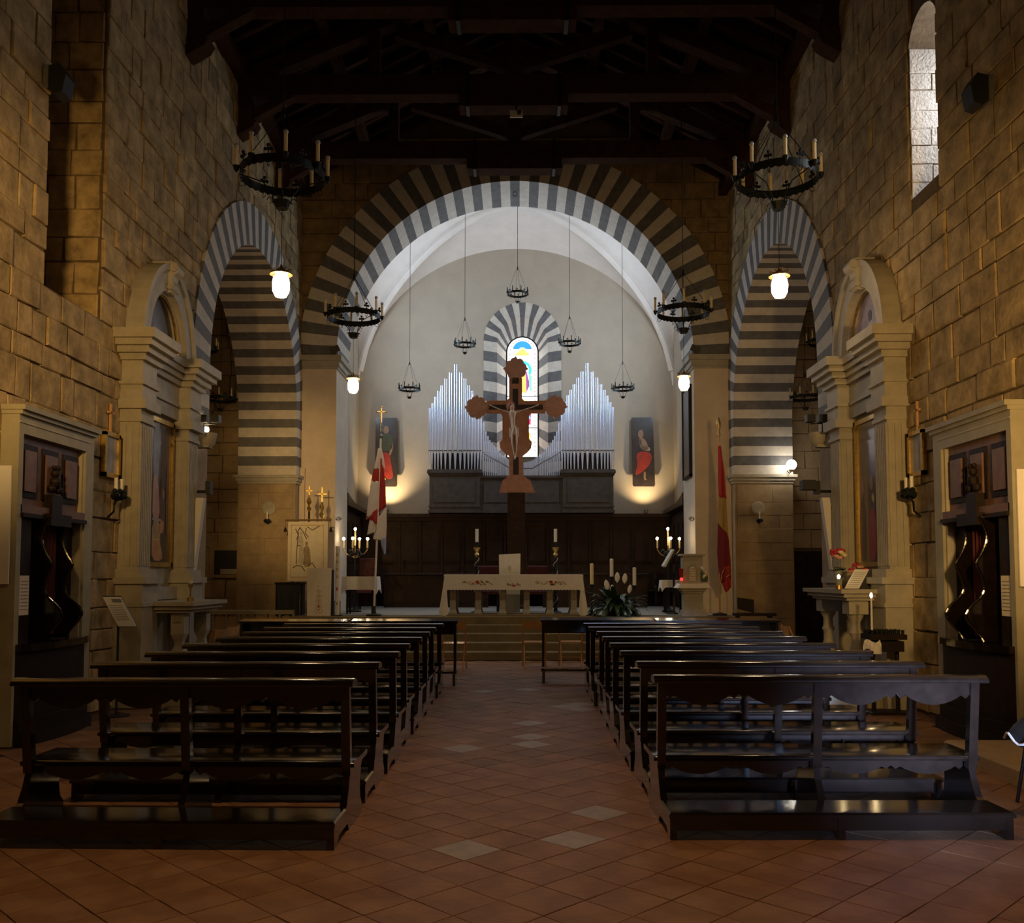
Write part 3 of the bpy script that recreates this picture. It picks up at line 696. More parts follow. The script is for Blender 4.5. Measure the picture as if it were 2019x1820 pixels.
# ================================================================== CHANDELIERS AND LAMPS
def band(r, z0, z1, th=.008, n=40, wav=0):
    mb = MB(); vs = []; fs = []
    for k in range(n):
        t = 2*PI*k/n; d = wav*(k % 2)
        for rr_, z in ((r,z0-d),(r,z1),(r-th,z1),(r-th,z0-d)): vs.append((rr_*math.cos(t), rr_*math.sin(t), z))
    for k in range(n):
        for i in range(4): fs.append((k*4+i, k*4+(i+1)%4, ((k+1)%n)*4+(i+1)%4, ((k+1)%n)*4+i))
    return mb.add(vs, fs)
def make_chandelier(R, nc, ch, cr, hook, wax, basket):
    r = thing('chandelier', 'x', 'chandelier')
    k_ = R/.5
    band(R, -.045*k_, .05*k_, n=72, wav=.018*k_).build('ring', 'iron', r)
    for i in range(nc):
        t = 2*PI*(i+.4)/nc; x, y = (R+.035*k_)*math.cos(t), (R+.035*k_)*math.sin(t)
        MB().lathe([(.004,-.03*k_),(.03*k_,.0),(.042*k_,.05*k_),(.03*k_,.055*k_)], 8, (x,y,0)).build('candle_cup', 'iron', r)
        c = MB().lathe([(cr,.05*k_),(cr,.05*k_+ch)], 8, (x,y,0)).build('candle', wax, r, smooth=True)
        MB().ball((x,y,.05*k_+ch+cr*1.2), cr*1.35, 8, 6).build('bulb', 'bulb_glass', c, smooth=True)
        t = 2*PI*(i+.9)/nc; x, y = R*math.cos(t), R*math.sin(t)
        mb = MB().tube([(x,y,.04*k_),(x,y,.11*k_)], .007*k_, 5)
        for dx, dz in ((-.035,.10),(.035,.10),(0,.145),(0,.10)): mb.ball((x-dx*math.sin(t)*k_, y+dx*math.cos(t)*k_, dz*k_), .024*k_, 6, 4, 1, .9)
        mb.build('leaf_ornament', 'iron', r)
        sp = [((R+.0)*math.cos(t)+.0, R*math.sin(t), -.04*k_)]
        MB().tube([((R+.03*k_*math.sin(a)*1.2)*math.cos(t), (R+.03*k_*math.sin(a)*1.2)*math.sin(t), -.075*k_+.035*k_*math.cos(a)) for a in [j*PI/5 for j in range(9)]], .005*k_, 5).build('scroll', 'iron', r)
    for i in range(4):
        t = 2*PI*(i+.15)/4
        MB().tube([(R*math.cos(t),R*math.sin(t),.05*k_),(.02*math.cos(t),.02*math.sin(t),hook)], .006*k_, 5).build('chain', 'iron', r)
        MB().tube([(R*.98*math.cos(t),R*.98*math.sin(t),-.03*k_),(R*.45*math.cos(t),R*.45*math.sin(t),-.10*k_),(R*.22*math.cos(t),R*.22*math.sin(t),-basket*.75),(R*.2*math.cos(t),R*.2*math.sin(t),-basket)], .008*k_, 5).build('basket_arm', 'iron', r)
        MB().tube([((R*.28+.035*k_*math.cos(a))*math.cos(t), (R*.28+.035*k_*math.cos(a))*math.sin(t), -basket*.92+.035*k_*math.sin(a)) for a in [j*PI/5 for j in range(9)]], .005*k_, 5).build('scroll', 'iron', r)
    MB().lathe([(.07*k_,-basket-.07*k_),(.11*k_,-basket+.02*k_),(.10*k_,-basket+.02*k_)], 10).build('basket', 'iron', r)
    MB().lathe([(.012,hook-.05),(.028*k_,hook),(.02*k_,hook+.07*k_),(.006,hook+.1*k_)], 8).build('hook', 'iron', r)
    return r
def rope(root, top, z0, r=.008): MB().tube([(0,0,z0),(0,0,(top-root.location.z)/root.scale[2])], r, 5).build('hanging_rope', 'iron', root)
big = make_chandelier(.50, 8, .215, .023, .75, 'wax', .34)
CH = [((-2.75,10.9,6.41), 11.4, 'large black iron ring chandelier at upper left, in front of the left wall'),
      ((3.40,11.6,6.66), 11.1, 'large black iron ring chandelier at upper right, near the window slit'),
      ((-3.05,17.4,6.52), 11.3, 'iron ring chandelier hanging before the left shoulder of the chancel arch'),
      ((3.27,17.7,6.68), 11.2, 'iron ring chandelier hanging before the right shoulder of the chancel arch'),
      ((-6.45,20.1,5.46), 8.6, 'iron ring chandelier in the left transept, the lower of two'),
      ((-6.62,19.3,6.38), 8.5, 'iron ring chandelier in the left transept, the upper of two by the arch edge'),
      ((6.34,20.1,5.47), 8.7, 'iron ring chandelier in the right transept, the lower of two'),
      ((6.57,19.5,6.55), 8.55, 'iron ring chandelier in the right transept, the upper of two by the arch edge')]
for k, (p, top, l) in enumerate(CH):
    c = big if k == 0 else copy_tree(big, skip=('hanging_rope',))
    c.location = p; c.rotation_euler = (0,0,.37*k); c.scale = (.66,)*3 if k > 3 else (1,1,1); tag(c, l, 'chandelier', 'iron ring chandeliers with wax candles')
for o in [x for x in bpy.data.objects if x.name.split('.')[0] == 'chandelier' and x.parent is None]:
    top = [t for p, t, l in CH if l == o['label']]
    if top: rope(o, top[0], .82)
small = make_chandelier(.255, 8, .11, .011, .66, 'iron', .20)
CS = [((.06,22.9,8.65), 'small iron ring chandelier above the stained window, highest of five in the chancel'),
      ((-1.26,22.9,7.36), 'small iron ring chandelier above the left organ tower, left of the window'),
      ((1.36,22.9,7.39), 'small iron ring chandelier between the window and the right organ tower'),
      ((-2.64,22.9,6.24), 'small iron ring chandelier left of the organ, lowest on that side'),
      ((2.68,22.9,6.24), 'small iron ring chandelier right of the organ, lowest on that side')]
for k, (p, l) in enumerate(CS):
    c = small if k == 0 else copy_tree(small, skip=('hanging_rope',))
    c.location = p; c.rotation_euler = (0,0,.3*k); tag(c, l, 'chandelier', 'small chandeliers in the chancel')
for o in [x for x in bpy.data.objects if x.name.split('.')[0] == 'chandelier' and x.parent is None and x.get('group','').startswith('small')]:
    rope(o, vz(o.location.x, o.location.y)-.01, .70, .006)
def make_lantern():
    r = thing('pendant_lamp', 'x', 'pendant lamp')
    MB().lathe([(.015,-.20),(.065,-.19),(.10,-.12),(.105,-.03),(.088,.05),(.05,.09)], 14).build('glowing_glass', 'lamp_glow', r, smooth=True)
    mb = MB().lathe([(.05,.088),(.135,.075),(.13,.09),(.06,.13),(.02,.17),(.01,.20)], 14)
    for i in range(8):
        t = PI*i/4; c, s = math.cos(t), math.sin(t)
        mb.tube([(.05*c,.05*s,.12),(.10*c,.10*s,.14),(.125*c,.125*s,.125),(.13*c,.13*s,.15)], .007, 5)
        mb.tube([(.075*c,.075*s,.10),(.094*c,.094*s,.03)], .006, 5)
    mb.build('crown', 'brass', r)
    return r
lan = make_lantern()
LN = [((-2.75,10.9,5.12), .885, 'glowing pendant lamp below the large upper left chandelier'),
      ((3.40,11.6,5.31), .945, 'glowing pendant lamp below the large upper right chandelier, in front of the right arch'),
      ((-3.05,17.4,5.25), .90, 'glowing pendant lamp at the left jamb of the chancel arch'),
      ((3.27,17.7,5.35), .925, 'glowing pendant lamp at the right jamb of the chancel arch')]
for k, (p, up, l) in enumerate(LN):
    c = lan if k == 0 else copy_tree(lan, skip=('wire',))
    c.location = p; tag(c, l, 'pendant lamp', 'pendant lamps hung under the chandeliers')
    MB().tube([(0,0,.19),(0,0,up)], .004, 5).build('wire', 'iron', c)
# globe lamp at the right transept arch
g = thing('wall_lamp', 'round white globe lamp glowing beside the right striped pier', 'lamp', (5.95,19.9,3.98))
MB().ball((0,0,0), .11, 14, 10).build('globe', 'globe_glow', g, smooth=True)
MB().lathe([(.05,-.15),(.06,-.10),(.03,-.10)], 10).build('socket', 'brass', g)
MB().tube([(0,0,-.14),(0,.16,-.17),(0,.30,-.1)], .012, 6).build('bracket', 'iron', g)

# ================================================================== CONFESSIONALS
def confessional(s):
    nm = 'left' if s < 0 else 'right'
    y0, y1 = (8.72, 10.27) if s < 0 else (8.57, 10.18)
    fx = 4.65; bx = W-.0
    r = thing('confessional', 'dark carved confessional in a pale stone frame in the %s wall' % nm, 'confessional', (s*bx, (y0+y1)/2, 0))
    def B(ya, yb, xa, xb, za, zb): return MB().box(*sorted((s*xa, s*xb)), ya, yb, za, zb)
    def P(nm_, m, mb, par=None): return mb.build(nm_, m, par or r, world=True)
    jw = .15
    P('jamb', 'pietra_trim', B(y0, y0+jw*.55, fx, bx, 0, 2.96)); P('jamb', 'pietra_trim', B(y1-jw*1.2, y1, fx, bx, 0, 2.96))
    P('lintel', 'pietra_trim', B(y0, y1, fx, bx, 2.96, 3.14))
    P('cornice', 'pietra_trim', B(y0-.01, y1+.03, fx-.03, bx, 3.14, 3.18)); P('cornice', 'pietra_trim', B(y0-.02, y1+.05, fx-.06, bx, 3.18, 3.23))
    P('inner_fillet', 'pietra', B(y1-jw*1.2-.03, y1-jw*1.2, fx+.03, bx, 0, 2.96)); P('inner_fillet', 'pietra', B(y0, y1-.1, fx-.008, fx, 3.06, 3.075))
    ya, yb = y0+jw*.55, y1-jw*1.2-.03
    up = P('upper_panel', 'panel_wood', B(ya, yb, fx+.07, bx, 2.28, 2.96))
    n = 3; L = (yb-ya)/n
    for k in range(n):
        a, b = ya+L*k+.05, ya+L*(k+1)-.05
        P('raised_frame', 'dark_wood', B(a, b, fx+.055, fx+.07, 2.36, 2.88), up).name = 'panel_groove'
        P('raised_panel', 'panel_wood', B(a+.05, b-.05, fx+.035, fx+.06, 2.42, 2.82), up)
    P('ledge', 'panel_wood', B(ya-.02, yb+.02, fx-.0, bx, 2.20, 2.28)); P('ledge_moulding', 'dark_wood', B(ya-.02, yb+.02, fx-.03, bx, 2.16, 2.20))
    P('back_board', 'dark_wood', B(ya, yb, bx-.08, bx-.02, .9, 2.16))
    ym = (ya+yb)/2-.02
    # two scrolled side brackets with the curtain between them
    prof = []
    for i in range(33):
        z = .96+(2.18-.96)*i/32; t = i/32
        d = .20+.10*math.exp(-((t-.12)/.07)**2)*0 + .17*math.exp(-((t-.22)/.13)**2) + .05*math.sin(t*PI*4.2)*(.4+.6*t) + .03*math.exp(-((t-.62)/.05)**2)
        prof.append((d, z))
    for yy in (ym-.20, ym+.22):
        pl = [(0,.96)]+prof+[(0,2.18)]
        P('scroll_bracket', 'pew_wood', MB().prism(pl, lambda u, v, w_: (s*(bx-.03-u), yy+w_, v), -.035, .035))
        mb = MB(); mb.tube([(s*(bx-.035-d), yy, z) for d, z in prof], .014, 8); P('scroll_edge', 'pew_wood', mb)
    P('curtain', 'velvet', MB().grid(24, 2, lambda u, v: (s*(bx-.14-.02*math.sin(u*30)), ym-.17+.36*u, 1.0+1.1*v)))
    P('door_head', 'dark_wood', B(ym-.2, ym+.22, bx-.28, bx-.06, 2.10, 2.22)); P('finial_block', 'dark_wood', B(ym-.09, ym+.11, fx-.03, fx+.06, 2.18, 2.42))
    mb = MB()
    for dy, dz, q in ((0,2.55,.06),(-.07,2.48,.045),(.07,2.48,.045),(0,2.64,.045),(-.03,2.7,.025),(.05,2.7,.03)): mb.ball((s*(fx-.0), ym+.01+dy, dz), q, 8, 6)
    P('carved_finial', 'dark_wood', mb)
    # bow-fronted base with steps
    def bow(z0, z1, ex):
        pl = [(ya-.04,0)]+[(ya-.04+(yb-ya+.14)*i/12, .20+ex+.10*math.sin(PI*i/12)**.7) for i in range(13)]+[(yb+.10,0)]
        return MB().prism(pl, lambda u, v, w_: (s*(bx-.0-v), u, w_), z0, z1)
    P('base_box', 'dark_wood', bow(.24, .90, 0)); P('base_ledge', 'pew_wood', bow(.88, .95, .05)); P('plinth_step', 'dark_wood', bow(.12, .24, .05)); P('plinth_step', 'dark_wood', bow(0, .12, .10))
    yy = ya+.04
    pp = P('notice_paper', 'cream_cloth', B(yy, yy+.17, fx+.02, fx+.03, 1.22, 1.60))
    P('board_mount', 'dark_wood', B(ya, yy+.2, fx+.03, bx-.02, .95, 2.16))
    for k in range(9): P('text_line', 'ink', B(yy+.02, yy+.15, fx+.018, fx+.02, 1.27+k*.034, 1.278+k*.034), pp)
confessional(-1); confessional(1)
# white notice boards on the near sides of the frames
tag(MB().box(-4.88, -4.70, 8.69, 8.71, 1.52, 2.64).build('notice_board', 'paper'), 'blank white board on the near side of the left confessional frame', 'notice board')
tag(MB().box(4.68, 4.88, 8.54, 8.56, 1.50, 2.58).build('notice_board', 'paper'), 'blank white board on the near side of the right confessional frame', 'notice board')
# low stone kerb along the right wall
struct(MB().bbox(3.88, W, 2.0, 8.4, 0, .14, .02).build('trim_1', 'stone_fine'), 'low stone kerb along the right wall in the foreground')

# ================================================================== SIDE ALTARS
def side_altar(s):
    nm = 'left' if s < 0 else 'right'
    yc_ = 12.36 if s < 0 else 12.28
    r = thing('side_altar', 'grey stone side altar with arched top and painting on the %s wall' % nm, 'altar', (s*W, yc_, 0))
    def B(ya, yb, pa, pb, za, zb): return MB().box(*sorted((s*(W-pa), s*(W-pb))), ya, yb, za, zb)
    def P(n, m, mb, par=None, sm=False): return mb.build(n, m, par or r, smooth=sm, world=True)
    yn, yf = yc_-.83, yc_+.83                     # centre lines of the two pilasters
    P('back_panel', 'pietra', B(yc_-1.0, yc_+1.02, 0, .06, .0, 4.6))
    for y in (yn, yf):
        P('pedestal', 'pietra', B(y-.25, y+.25, 0, .36, 0, 1.50)); P('pedestal_cap', 'pietra', B(y-.29, y+.29, 0, .41, 1.50, 1.58)); P('pedestal_cap', 'pietra', B(y-.27, y+.27, 0, .38, 1.22, 1.27))
        P('pilaster_base', 'pietra', B(y-.24, y+.24, 0, .34, 1.58, 1.68))
        sh = P('pilaster', 'pietra', B(y-.19, y+.19, 0, .27, 1.68, 3.50))
        for k in range(7): P('flute', 'pietra', B(y-.185+k*.053, y-.155+k*.053, .27, .285, 1.72, 3.46), sh)
        for k in range(3): P('flute', 'pietra', B(y-.19-.012, y-.19, .06+k*.08, .10+k*.08, 1.72, 3.46), sh)
        P('capital', 'pietra', B(y-.21, y+.21, 0, .30, 3.50, 3.55)); P('capital', 'pietra', B(y-.20, y+.20, 0, .28, 3.55, 3.66)); P('capital', 'pietra', B(y-.25, y+.25, 0, .35, 3.66, 3.78))
        for z0, z1, e in ((3.78,3.96,.0),(3.96,4.0,.03),(4.0,4.26,.0),(4.26,4.34,.05),(4.34,4.42,.11),(4.42,4.50,.17),(4.50,4.62,.22)):
            P('entablature_block', 'pietra', B(y-.22-e, y+.22+e, 0, .30+e, z0, z1))
    for z0, z1, e in ((3.78,3.96,.0),(3.96,4.0,.03),(4.0,4.26,.0),(4.26,4.34,.05),(4.34,4.42,.09),(4.42,4.50,.13),(4.50,4.60,.16)):
        P('entablature', 'pietra', B(yn+.2, yf-.2, 0, .14+e, z0, z1))
    # arched crown with keystone scroll and gilded inner rim
    f = lambda u, v, w_: (s*(W-w_), u, v); zc = 4.60; ny = 22
    for R0, R1, pj in ((.70,.93,.22),(.93,1.0,.26),(.66,.70,.14)):
        P('crown_arch', 'pietra', MB().prism([(yc_+R1*math.cos(a)*.94, zc+R1*1.2*math.sin(a)) for a in [PI*i/ny for i in range(ny+1)]]+[(yc_+R0*math.cos(a)*.94, zc+R0*1.2*math.sin(a)) for a in [PI*i/ny for i in range(ny,-1,-1)]], f, 0, pj))
    P('gilt_rim', 'gold', MB().tube([(s*(W-.10), yc_+.63*math.cos(a), zc+.80*math.sin(a)) for a in [PI*i/24 for i in range(25)]], .022, 6))
    lp = P('lunette_painting', 'paint_lilac' if s > 0 else 'canvas_dark', MB().prism([(yc_+.62*math.cos(a), zc+.79*math.sin(a)) for a in [PI*i/20 for i in range(21)]], f, .03, .05))
    L = lambda pl, m, d=.0: P('painted_figure', m, MB().prism(chaikin([(yc_+a, zc+b) for a, b in pl]), f, .05, .052+d), lp)
    if s > 0:
        L([(-.22,.02),(.18,.02),(.14,.34),(.02,.44),(-.12,.36)], 'paint_white'); L([(-.05,.40),(.07,.40),(.08,.54),(-.04,.56)], 'paint_brown', .002); L([(.2,.02),(.42,.02),(.36,.3),(.26,.32)], 'paint_sky'); L([(-.45,.02),(-.26,.02),(-.26,.28),(-.38,.3)], 'paint_pink')
    else:
        L([(-.3,.02),(.1,.02),(.0,.4),(-.14,.46)], 'paint_brown'); L([(.12,.02),(.4,.02),(.3,.25)], 'paint_sky')
    pk = [(0,5.40),(.24,5.41),(.29,5.46),(.30,5.52),(.27,5.58),(.29,5.64),(.35,5.68),(.37,5.74),(.34,5.80),(.26,5.83),(0,5.83)]
    mb = MB().prism(pk, lambda u, v, w_: (s*(W-u), yc_+w_*(.8+.35*(v-5.4)/.43), v), -.10, .10)
    for u_, v_, q in ((.30,5.74,.055),(.26,5.48,.04)): mb.tube([(s*(W-u_), yc_-.135, v_),(s*(W-u_), yc_+.135, v_)], q, 12)
    P('keystone', 'pietra', mb)
    # altarpiece painting with a gold frame
    pw = .56
    for a, b, c_, d in ((-pw,-pw+.05,1.72,3.72),(pw-.05,pw,1.72,3.72),(-pw,pw,3.66,3.72),(-pw,pw,1.72,1.78)): P('gilt_frame', 'gold', B(yc_+a, yc_+b, .06, .11, c_, d))
    cv = P('altarpiece', 'canvas_dark' if s < 0 else 'canvas_glossy', B(yc_-pw+.05, yc_+pw-.05, .06, .085, 1.78, 3.66))
    A = lambda pl, m, d=.0: P('painted_figure', m, MB().prism(chaikin([(yc_+a*.62+.19, b) for a, b in pl], 1), f, .085, .0865+d), cv)
    if s < 0:
        A([(-.51,3.66),(-.1,3.66),(-.2,3.0),(-.25,2.7),(-.51,2.9)], 'paint_sky'); A([(-.51,2.9),(-.35,3.0),(-.15,2.72),(-.1,2.35),(-.51,2.3)], 'paint_pink', .001)
        A([(-.51,2.36),(-.05,2.36),(-.05,1.8),(-.51,1.8)], 'paint_ochre', .0005); A([(-.51,2.1),(-.2,2.12),(.05,1.95),(.1,1.8),(-.51,1.8)], 'paint_orange', .0015)
        A([(-.1,2.9),(.1,2.95),(.2,2.4),(.1,2.1),(-.12,2.3)], 'paint_brown', .002); A([(-.12,2.32),(.12,2.36),(.14,2.2),(-.1,2.15)], 'paint_orange', .003); A([(.2,3.1),(.4,3.1),(.4,2.2),(.25,2.1)], 'paint_brown', .002); A([(.02,2.75),(.12,2.78),(.1,2.6)], 'paint_orange', .003)
        A([(-.51,2.33),(.0,2.33),(.0,2.37),(-.51,2.37)], 'paint_white', .0025); A([(-.51,2.07),(-.1,2.07),(-.1,2.10),(-.51,2.10)], 'paint_yellow', .0025)
    else:
        A([(-.51,1.8),(-.1,1.8),(-.12,2.35),(-.2,2.5),(-.51,2.45)], 'paint_red'); A([(-.51,2.46),(-.16,2.5),(-.14,2.72),(-.5,2.75)], 'paint_brown', .001); A([(-.4,2.74),(-.2,2.74),(-.22,2.95),(-.36,2.95)], 'paint_skin', .0015); A([(-.44,2.55),(-.3,2.6),(-.32,2.7),(-.44,2.66)], 'paint_yellow', .002)
        A([(.0,1.8),(.45,1.8),(.4,2.6),(.1,2.7)], 'paint_brown'); A([(.1,2.7),(.3,2.7),(.26,2.95),(.14,2.95)], 'paint_skin', .001)
    # predella and altar table
    P('predella', 'pietra', B(yc_-.58, yc_+.58, 0, .18, 1.28 if s < 0 else 1.45, 1.45 if s < 0 else 1.6))
    zt = 1.27 if s < 0 else 1.43; ta, tb, tp = (11.6, 12.95, .88) if s < 0 else (11.45, 13.0, .80)
    for z0, z1, e in ((zt-.14,zt-.10,.10),(zt-.10,zt-.05,.05),(zt-.05,zt,.0)): P('table_slab', 'pietra', B(ta+e, tb-e, 0, tp-e, z0, z1))
    P('table_back', 'pietra_trim', B(ta+.15, tb-.15, 0, .10, 0, zt-.14))
    for y in (ta+.26, tb-.26):
        cx_ = s*(W-tp+.26)
        if s < 0:
            mb = MB()
            for h, z in ((.11,.0),(.11,.10),(.075,.16),(.10,.52),(.055,.62),(.05,.70),(.085,.80),(.085,zt-.15)): pass
            prof = [(.15,0),(.15,.12),(.09,.18),(.13,.60),(.075,.70),(.07,.76),(.12,.86),(.12,zt-.14)]
            P('table_leg', 'pietra', MB().lathe(prof, 4, (cx_, y, 0), PI/4))
            P('leg_panel', 'pietra_trim', MB().box(cx_-.045, cx_+.045, y-.105, y-.095, zt-.26, zt-.2)); P('leg_panel', 'pietra_trim', MB().prism([(cx_-.04,.28),(cx_+.04,.28),(cx_+.06,.54),(cx_-.06,.54)], XZ(y-.092), -.012, 0))
        else:
            P('table_leg', 'pietra', MB().lathe([(.13,0),(.13,.10),(.10,.14),(.13,.35),(.11,.60),(.06,.74),(.055,.82),(.085,.88),(.06,.94),(.06,1.02),(.10,1.10),(.10,1.12)], 12, (cx_, y, 0)), sm=True)
            P('leg_block', 'pietra', MB().box(cx_-.12, cx_+.12, y-.12, y+.12, 1.12, zt-.14))
    P('altar_step', 'pietra_trim', B(ta-.1, tb+.1, 0, 1.1, 0, .15))
side_altar(-1); side_altar(1)

# pictures, crosses and sconces between confessional and altar
for s, y in ((-1, 11.02), (1, 10.93)):
    nm = 'left' if s < 0 else 'right'
    r = thing('framed_picture', 'small gilt-framed devotional picture on the %s wall beside the confessional' % nm, 'picture', (s*W, y, 2.8))
    X = lambda p: s*(W-p)
    for a, b, c_, d in ((-.21,-.16,-.03,.50),(.16,.21,-.03,.50),(-.21,.21,.46,.51),(-.21,.21,-.03,.02)): MB().box(*sorted((X(.03), X(.085))), y+a, y+b, 2.8+c_, 2.8+d).build('frame', 'gold', r, world=True)
    MB().box(*sorted((X(.03), X(.06))), y-.16, y+.16, 2.82, 3.26).build('picture_sheet', 'paint_sky', r, world=True)
    c = thing('wall_cross', 'thin pale wooden cross above the small picture on the %s wall' % nm, 'cross', (s*W, y, 3.33))
    MB().box(*sorted((X(.03), X(.055))), y-.014, y+.014, 3.32, 3.66).build('upright', 'chair_wood', c, world=True); MB().box(*sorted((X(.03), X(.055))), y-.075, y+.075, 3.54, 3.565).build('crossbar', 'chair_wood', c, world=True)
    k = thing('wall_sconce', 'dark leafy iron sconce with two white candles on the %s nave wall' % nm, 'sconce', (s*W, y, 2.45))
    MB().tube([(X(.02),y,2.28),(X(.12),y-.03,2.36),(X(.10),y+.03,2.46),(X(.16),y,2.55)], .014, 6).build('arm', 'iron', k, world=True)
    mb = MB()
    for q in range(12): t = q*2.4; mb.ball((X(.16+.05*math.cos(t)), y+.11*math.sin(t), 2.56+.04*math.sin(t*1.7)), .035, 6, 4)
    mb.build('leaf_cluster', 'iron', k, world=True)
    for d in (-.075, .075): MB().lathe([(.022,2.58),(.022,2.76)], 8, (X(.16), y+d, 0)).build('candle', 'wax_white', k, smooth=True, world=True)
# wall loudspeakers high up
for s, y, z in ((-1,9.36,6.72),(1,9.08,6.42)):
    nm = 'left' if s < 0 else 'right'
    r = thing('loudspeaker', 'black wedge-shaped loudspeaker mounted high on the %s wall' % nm, 'loudspeaker', (s*W, y, z))
    X = lambda p: s*(W-p)
    MB().prism([(X(.08),z-.1),(X(.08),z+.14),(X(.20),z+.17),(X(.27),z+.05),(X(.24),z-.13),(X(.16),z-.16)], XZ(y-.1), 0, .2).build('cabinet', 'black', r, world=True)
    MB().box(*sorted((X(.05), X(.10))), y-.12, y-.1, z-.1, z+.14).build('side_plate', 'steel', r, world=True)
    MB().box(*sorted((X(.03), X(.09))), y-.03, y+.03, z-.03, z+.05).build('bracket', 'steel', r, world=True)
# floodlights, arm-mounted spotlights and white column speakers on the far sides of the altars
for s in (-1, 1):
    nm = 'left' if s < 0 else 'right'
    X = lambda p: s*(W-p); yb_ = 13.72 if s < 0 else 13.75
    r = thing('floodlight', ('lit twin floodlight' if s < 0 else 'dark twin floodlight')+' on a rounded stone bracket beside the %s altar' % nm, 'floodlight', (s*W, yb_, 3.7))
    MB().lathe([(.04,3.50),(.11,3.56),(.13,3.66),(.14,3.72)], 12, (X(.30), yb_, 0)).build('stone_bracket', 'pietra', r, world=True, smooth=True)
    MB().box(*sorted((X(.09), X(.34))), yb_-.08, yb_+.08, 3.50, 3.64).build('stone_arm', 'pietra', r, world=True)
    MB().tube([(X(.24),yb_,3.72),(X(.24),yb_,3.86),(X(.42),yb_,3.86)], .012, 6).build('yoke', 'black', r, world=True)
    for d in (.24, .42):
        h = MB().box(*sorted((X(d-.06), X(d+.06))), yb_-.07, yb_+.07, 3.88, 3.99).build('lamp_head', 'black', r, world=True)
    if s < 0: MB().ball((X(.27), yb_+.02, 3.78), .045, 8, 6).build('lamp_glass', 'spot_glow', r, world=True)
    p = thing('arm_spotlight', 'black spotlight on a straight wall arm beside the %s altar' % nm, 'spotlight', (s*W, yb_-.3, 2.85))
    MB().tube([(X(.0),yb_-.3,2.82),(X(.44),yb_-.3,2.82)], .022, 8).build('arm', 'black', p, world=True)
    MB().box(*sorted((X(.40), X(.47))), yb_-.36, yb_-.24, 2.78, 2.97).build('joint', 'black', p, world=True)
    if s > 0: MB().box(*sorted((X(.47), X(.66))), yb_-.38, yb_-.22, 2.84, 2.98).build('lamp_head', 'black', p, world=True)
    q = thing('column_loudspeaker', 'tall white column loudspeaker tilted out from the wall by the %s altar' % nm, 'loudspeaker', (s*W, yb_, 1.65))
    MB().prism([(X(.16),1.62),(X(.27),1.62),(X(.40),2.72),(X(.29),2.72)], XZ(yb_-.42), 0, .12).build('cabinet', 'speaker_white', q, world=True)
    MB().box(*sorted((X(.0), X(.30))), yb_-.38, yb_-.34, 2.55, 2.6).build('wall_bracket', 'black', q, world=True); MB().box(*sorted((X(.0), X(.2))), yb_-.38, yb_-.34, 1.75, 1.79).build('wall_bracket', 'black', q, world=True)
r = thing('framed_picture', 'tiny yellowish framed card on the left pier behind the altar', 'picture', (-4.80,13.75,1.45))
MB().box(-.12, .12, -.02, .0, 0, .25).build('frame', 'black', r); MB().box(-.10, .07, -.024, -.02, .02, .23).build('card', 'paint_yellow', r)
# small things on the left altar table
r = thing('candlestick', 'little glass candlestick on the corner of the left altar table', 'candlestick', (-4.10,11.85,1.27))
MB().lathe([(.045,0),(.045,.05),(.012,.06),(.01,.16),(.03,.19),(.035,.22)], 8).build('stem', 'brass', r, smooth=True); MB().ball((0,0,.24), .03, 8, 6).build('glass_cup', 'bulb_glass', r, smooth=True)
# information panel on a stand
r = thing('information_stand', 'white information panel on a thin pole beside the left confessional', 'sign stand', (-4.50,10.66,0))
MB().lathe([(.15,0),(.15,.012),(.02,.02)], 24).build('base', 'black', r); MB().tube([(0,0,.01),(0,0,1.12)], .014, 8).build('pole', 'black', r)
pn = lambda u, v, w_: (.02+u*.40*.85+v*-.23+w_*.1, -.02+v*.10-w_, 1.19+v*.33-w_*.2)
pl = [(-.3,-.5),(.3,-.5),(.3,.5),(-.3,.5)]
MB().prism([(-.31,-.53),(.31,-.53),(.31,.53),(-.31,.53)], pn, .0, -.015).build('backing', 'black', r)
sh = MB().prism(pl, pn, .012, 0).build('sheet', 'paper', r)
MB().prism([(-.05,.32),(.27,.32),(.27,.44),(-.05,.44)], pn, .014, .012).build('header_bar', 'ink', sh)
for k in range(9): MB().prism([(-.24,.2-k*.06),(.2,.2-k*.06),(.2,.215-k*.06),(-.24,.215-k*.06)], pn, .0135, .012).build('text_line', 'ink', sh)

# ---- right altar table: flowers, candle, prayer card; votive stand in front
zt = 1.43
r = thing('flower_vase', 'glass vase of red and cream flowers on the right altar table', 'vase', (4.22,12.05,zt))
MB().lathe([(.05,0),(.05,.015),(.025,.03),(.028,.10),(.055,.22),(.065,.26)], 14).build('vase', 'vase_glass', r, smooth=True)
lf = []
for k in range(22):
    t = k*2.4; el = .5+.5*((k*7)%11)/11
    MB().grid(2, 4, lambda u, v: (math.cos(t)*(.03+.16*v*el)-math.sin(t)*(u-.5)*.06*math.sin(PI*(v*.9+.08)), math.sin(t)*(.03+.16*v*el)+math.cos(t)*(u-.5)*.06*math.sin(PI*(v*.9+.08)), .22+.12*v*(1.4-el)-.05*v*v)).build('leaf', 'leaf', r)
for k in range(20):
    t = k*2.4; rr_ = .03+.12*((k*5)%20)/20; z = .47-.8*rr_*rr_*6+.02*(k%3)
    fl = MB()
    for q in range(5): fl.ball((rr_*math.cos(t)+.018*math.cos(q*1.26), rr_*math.sin(t)+.018*math.sin(q*1.26), z), .022, 6, 4)
    fl.build('flower_head', ('flower_red','flower_red','flower_cream','flower_pink')[k % 4], r)
r = thing('flower_pot', 'low potted plant with red and orange flowers behind the prayer card', 'potted plant', (4.45,12.05,zt))
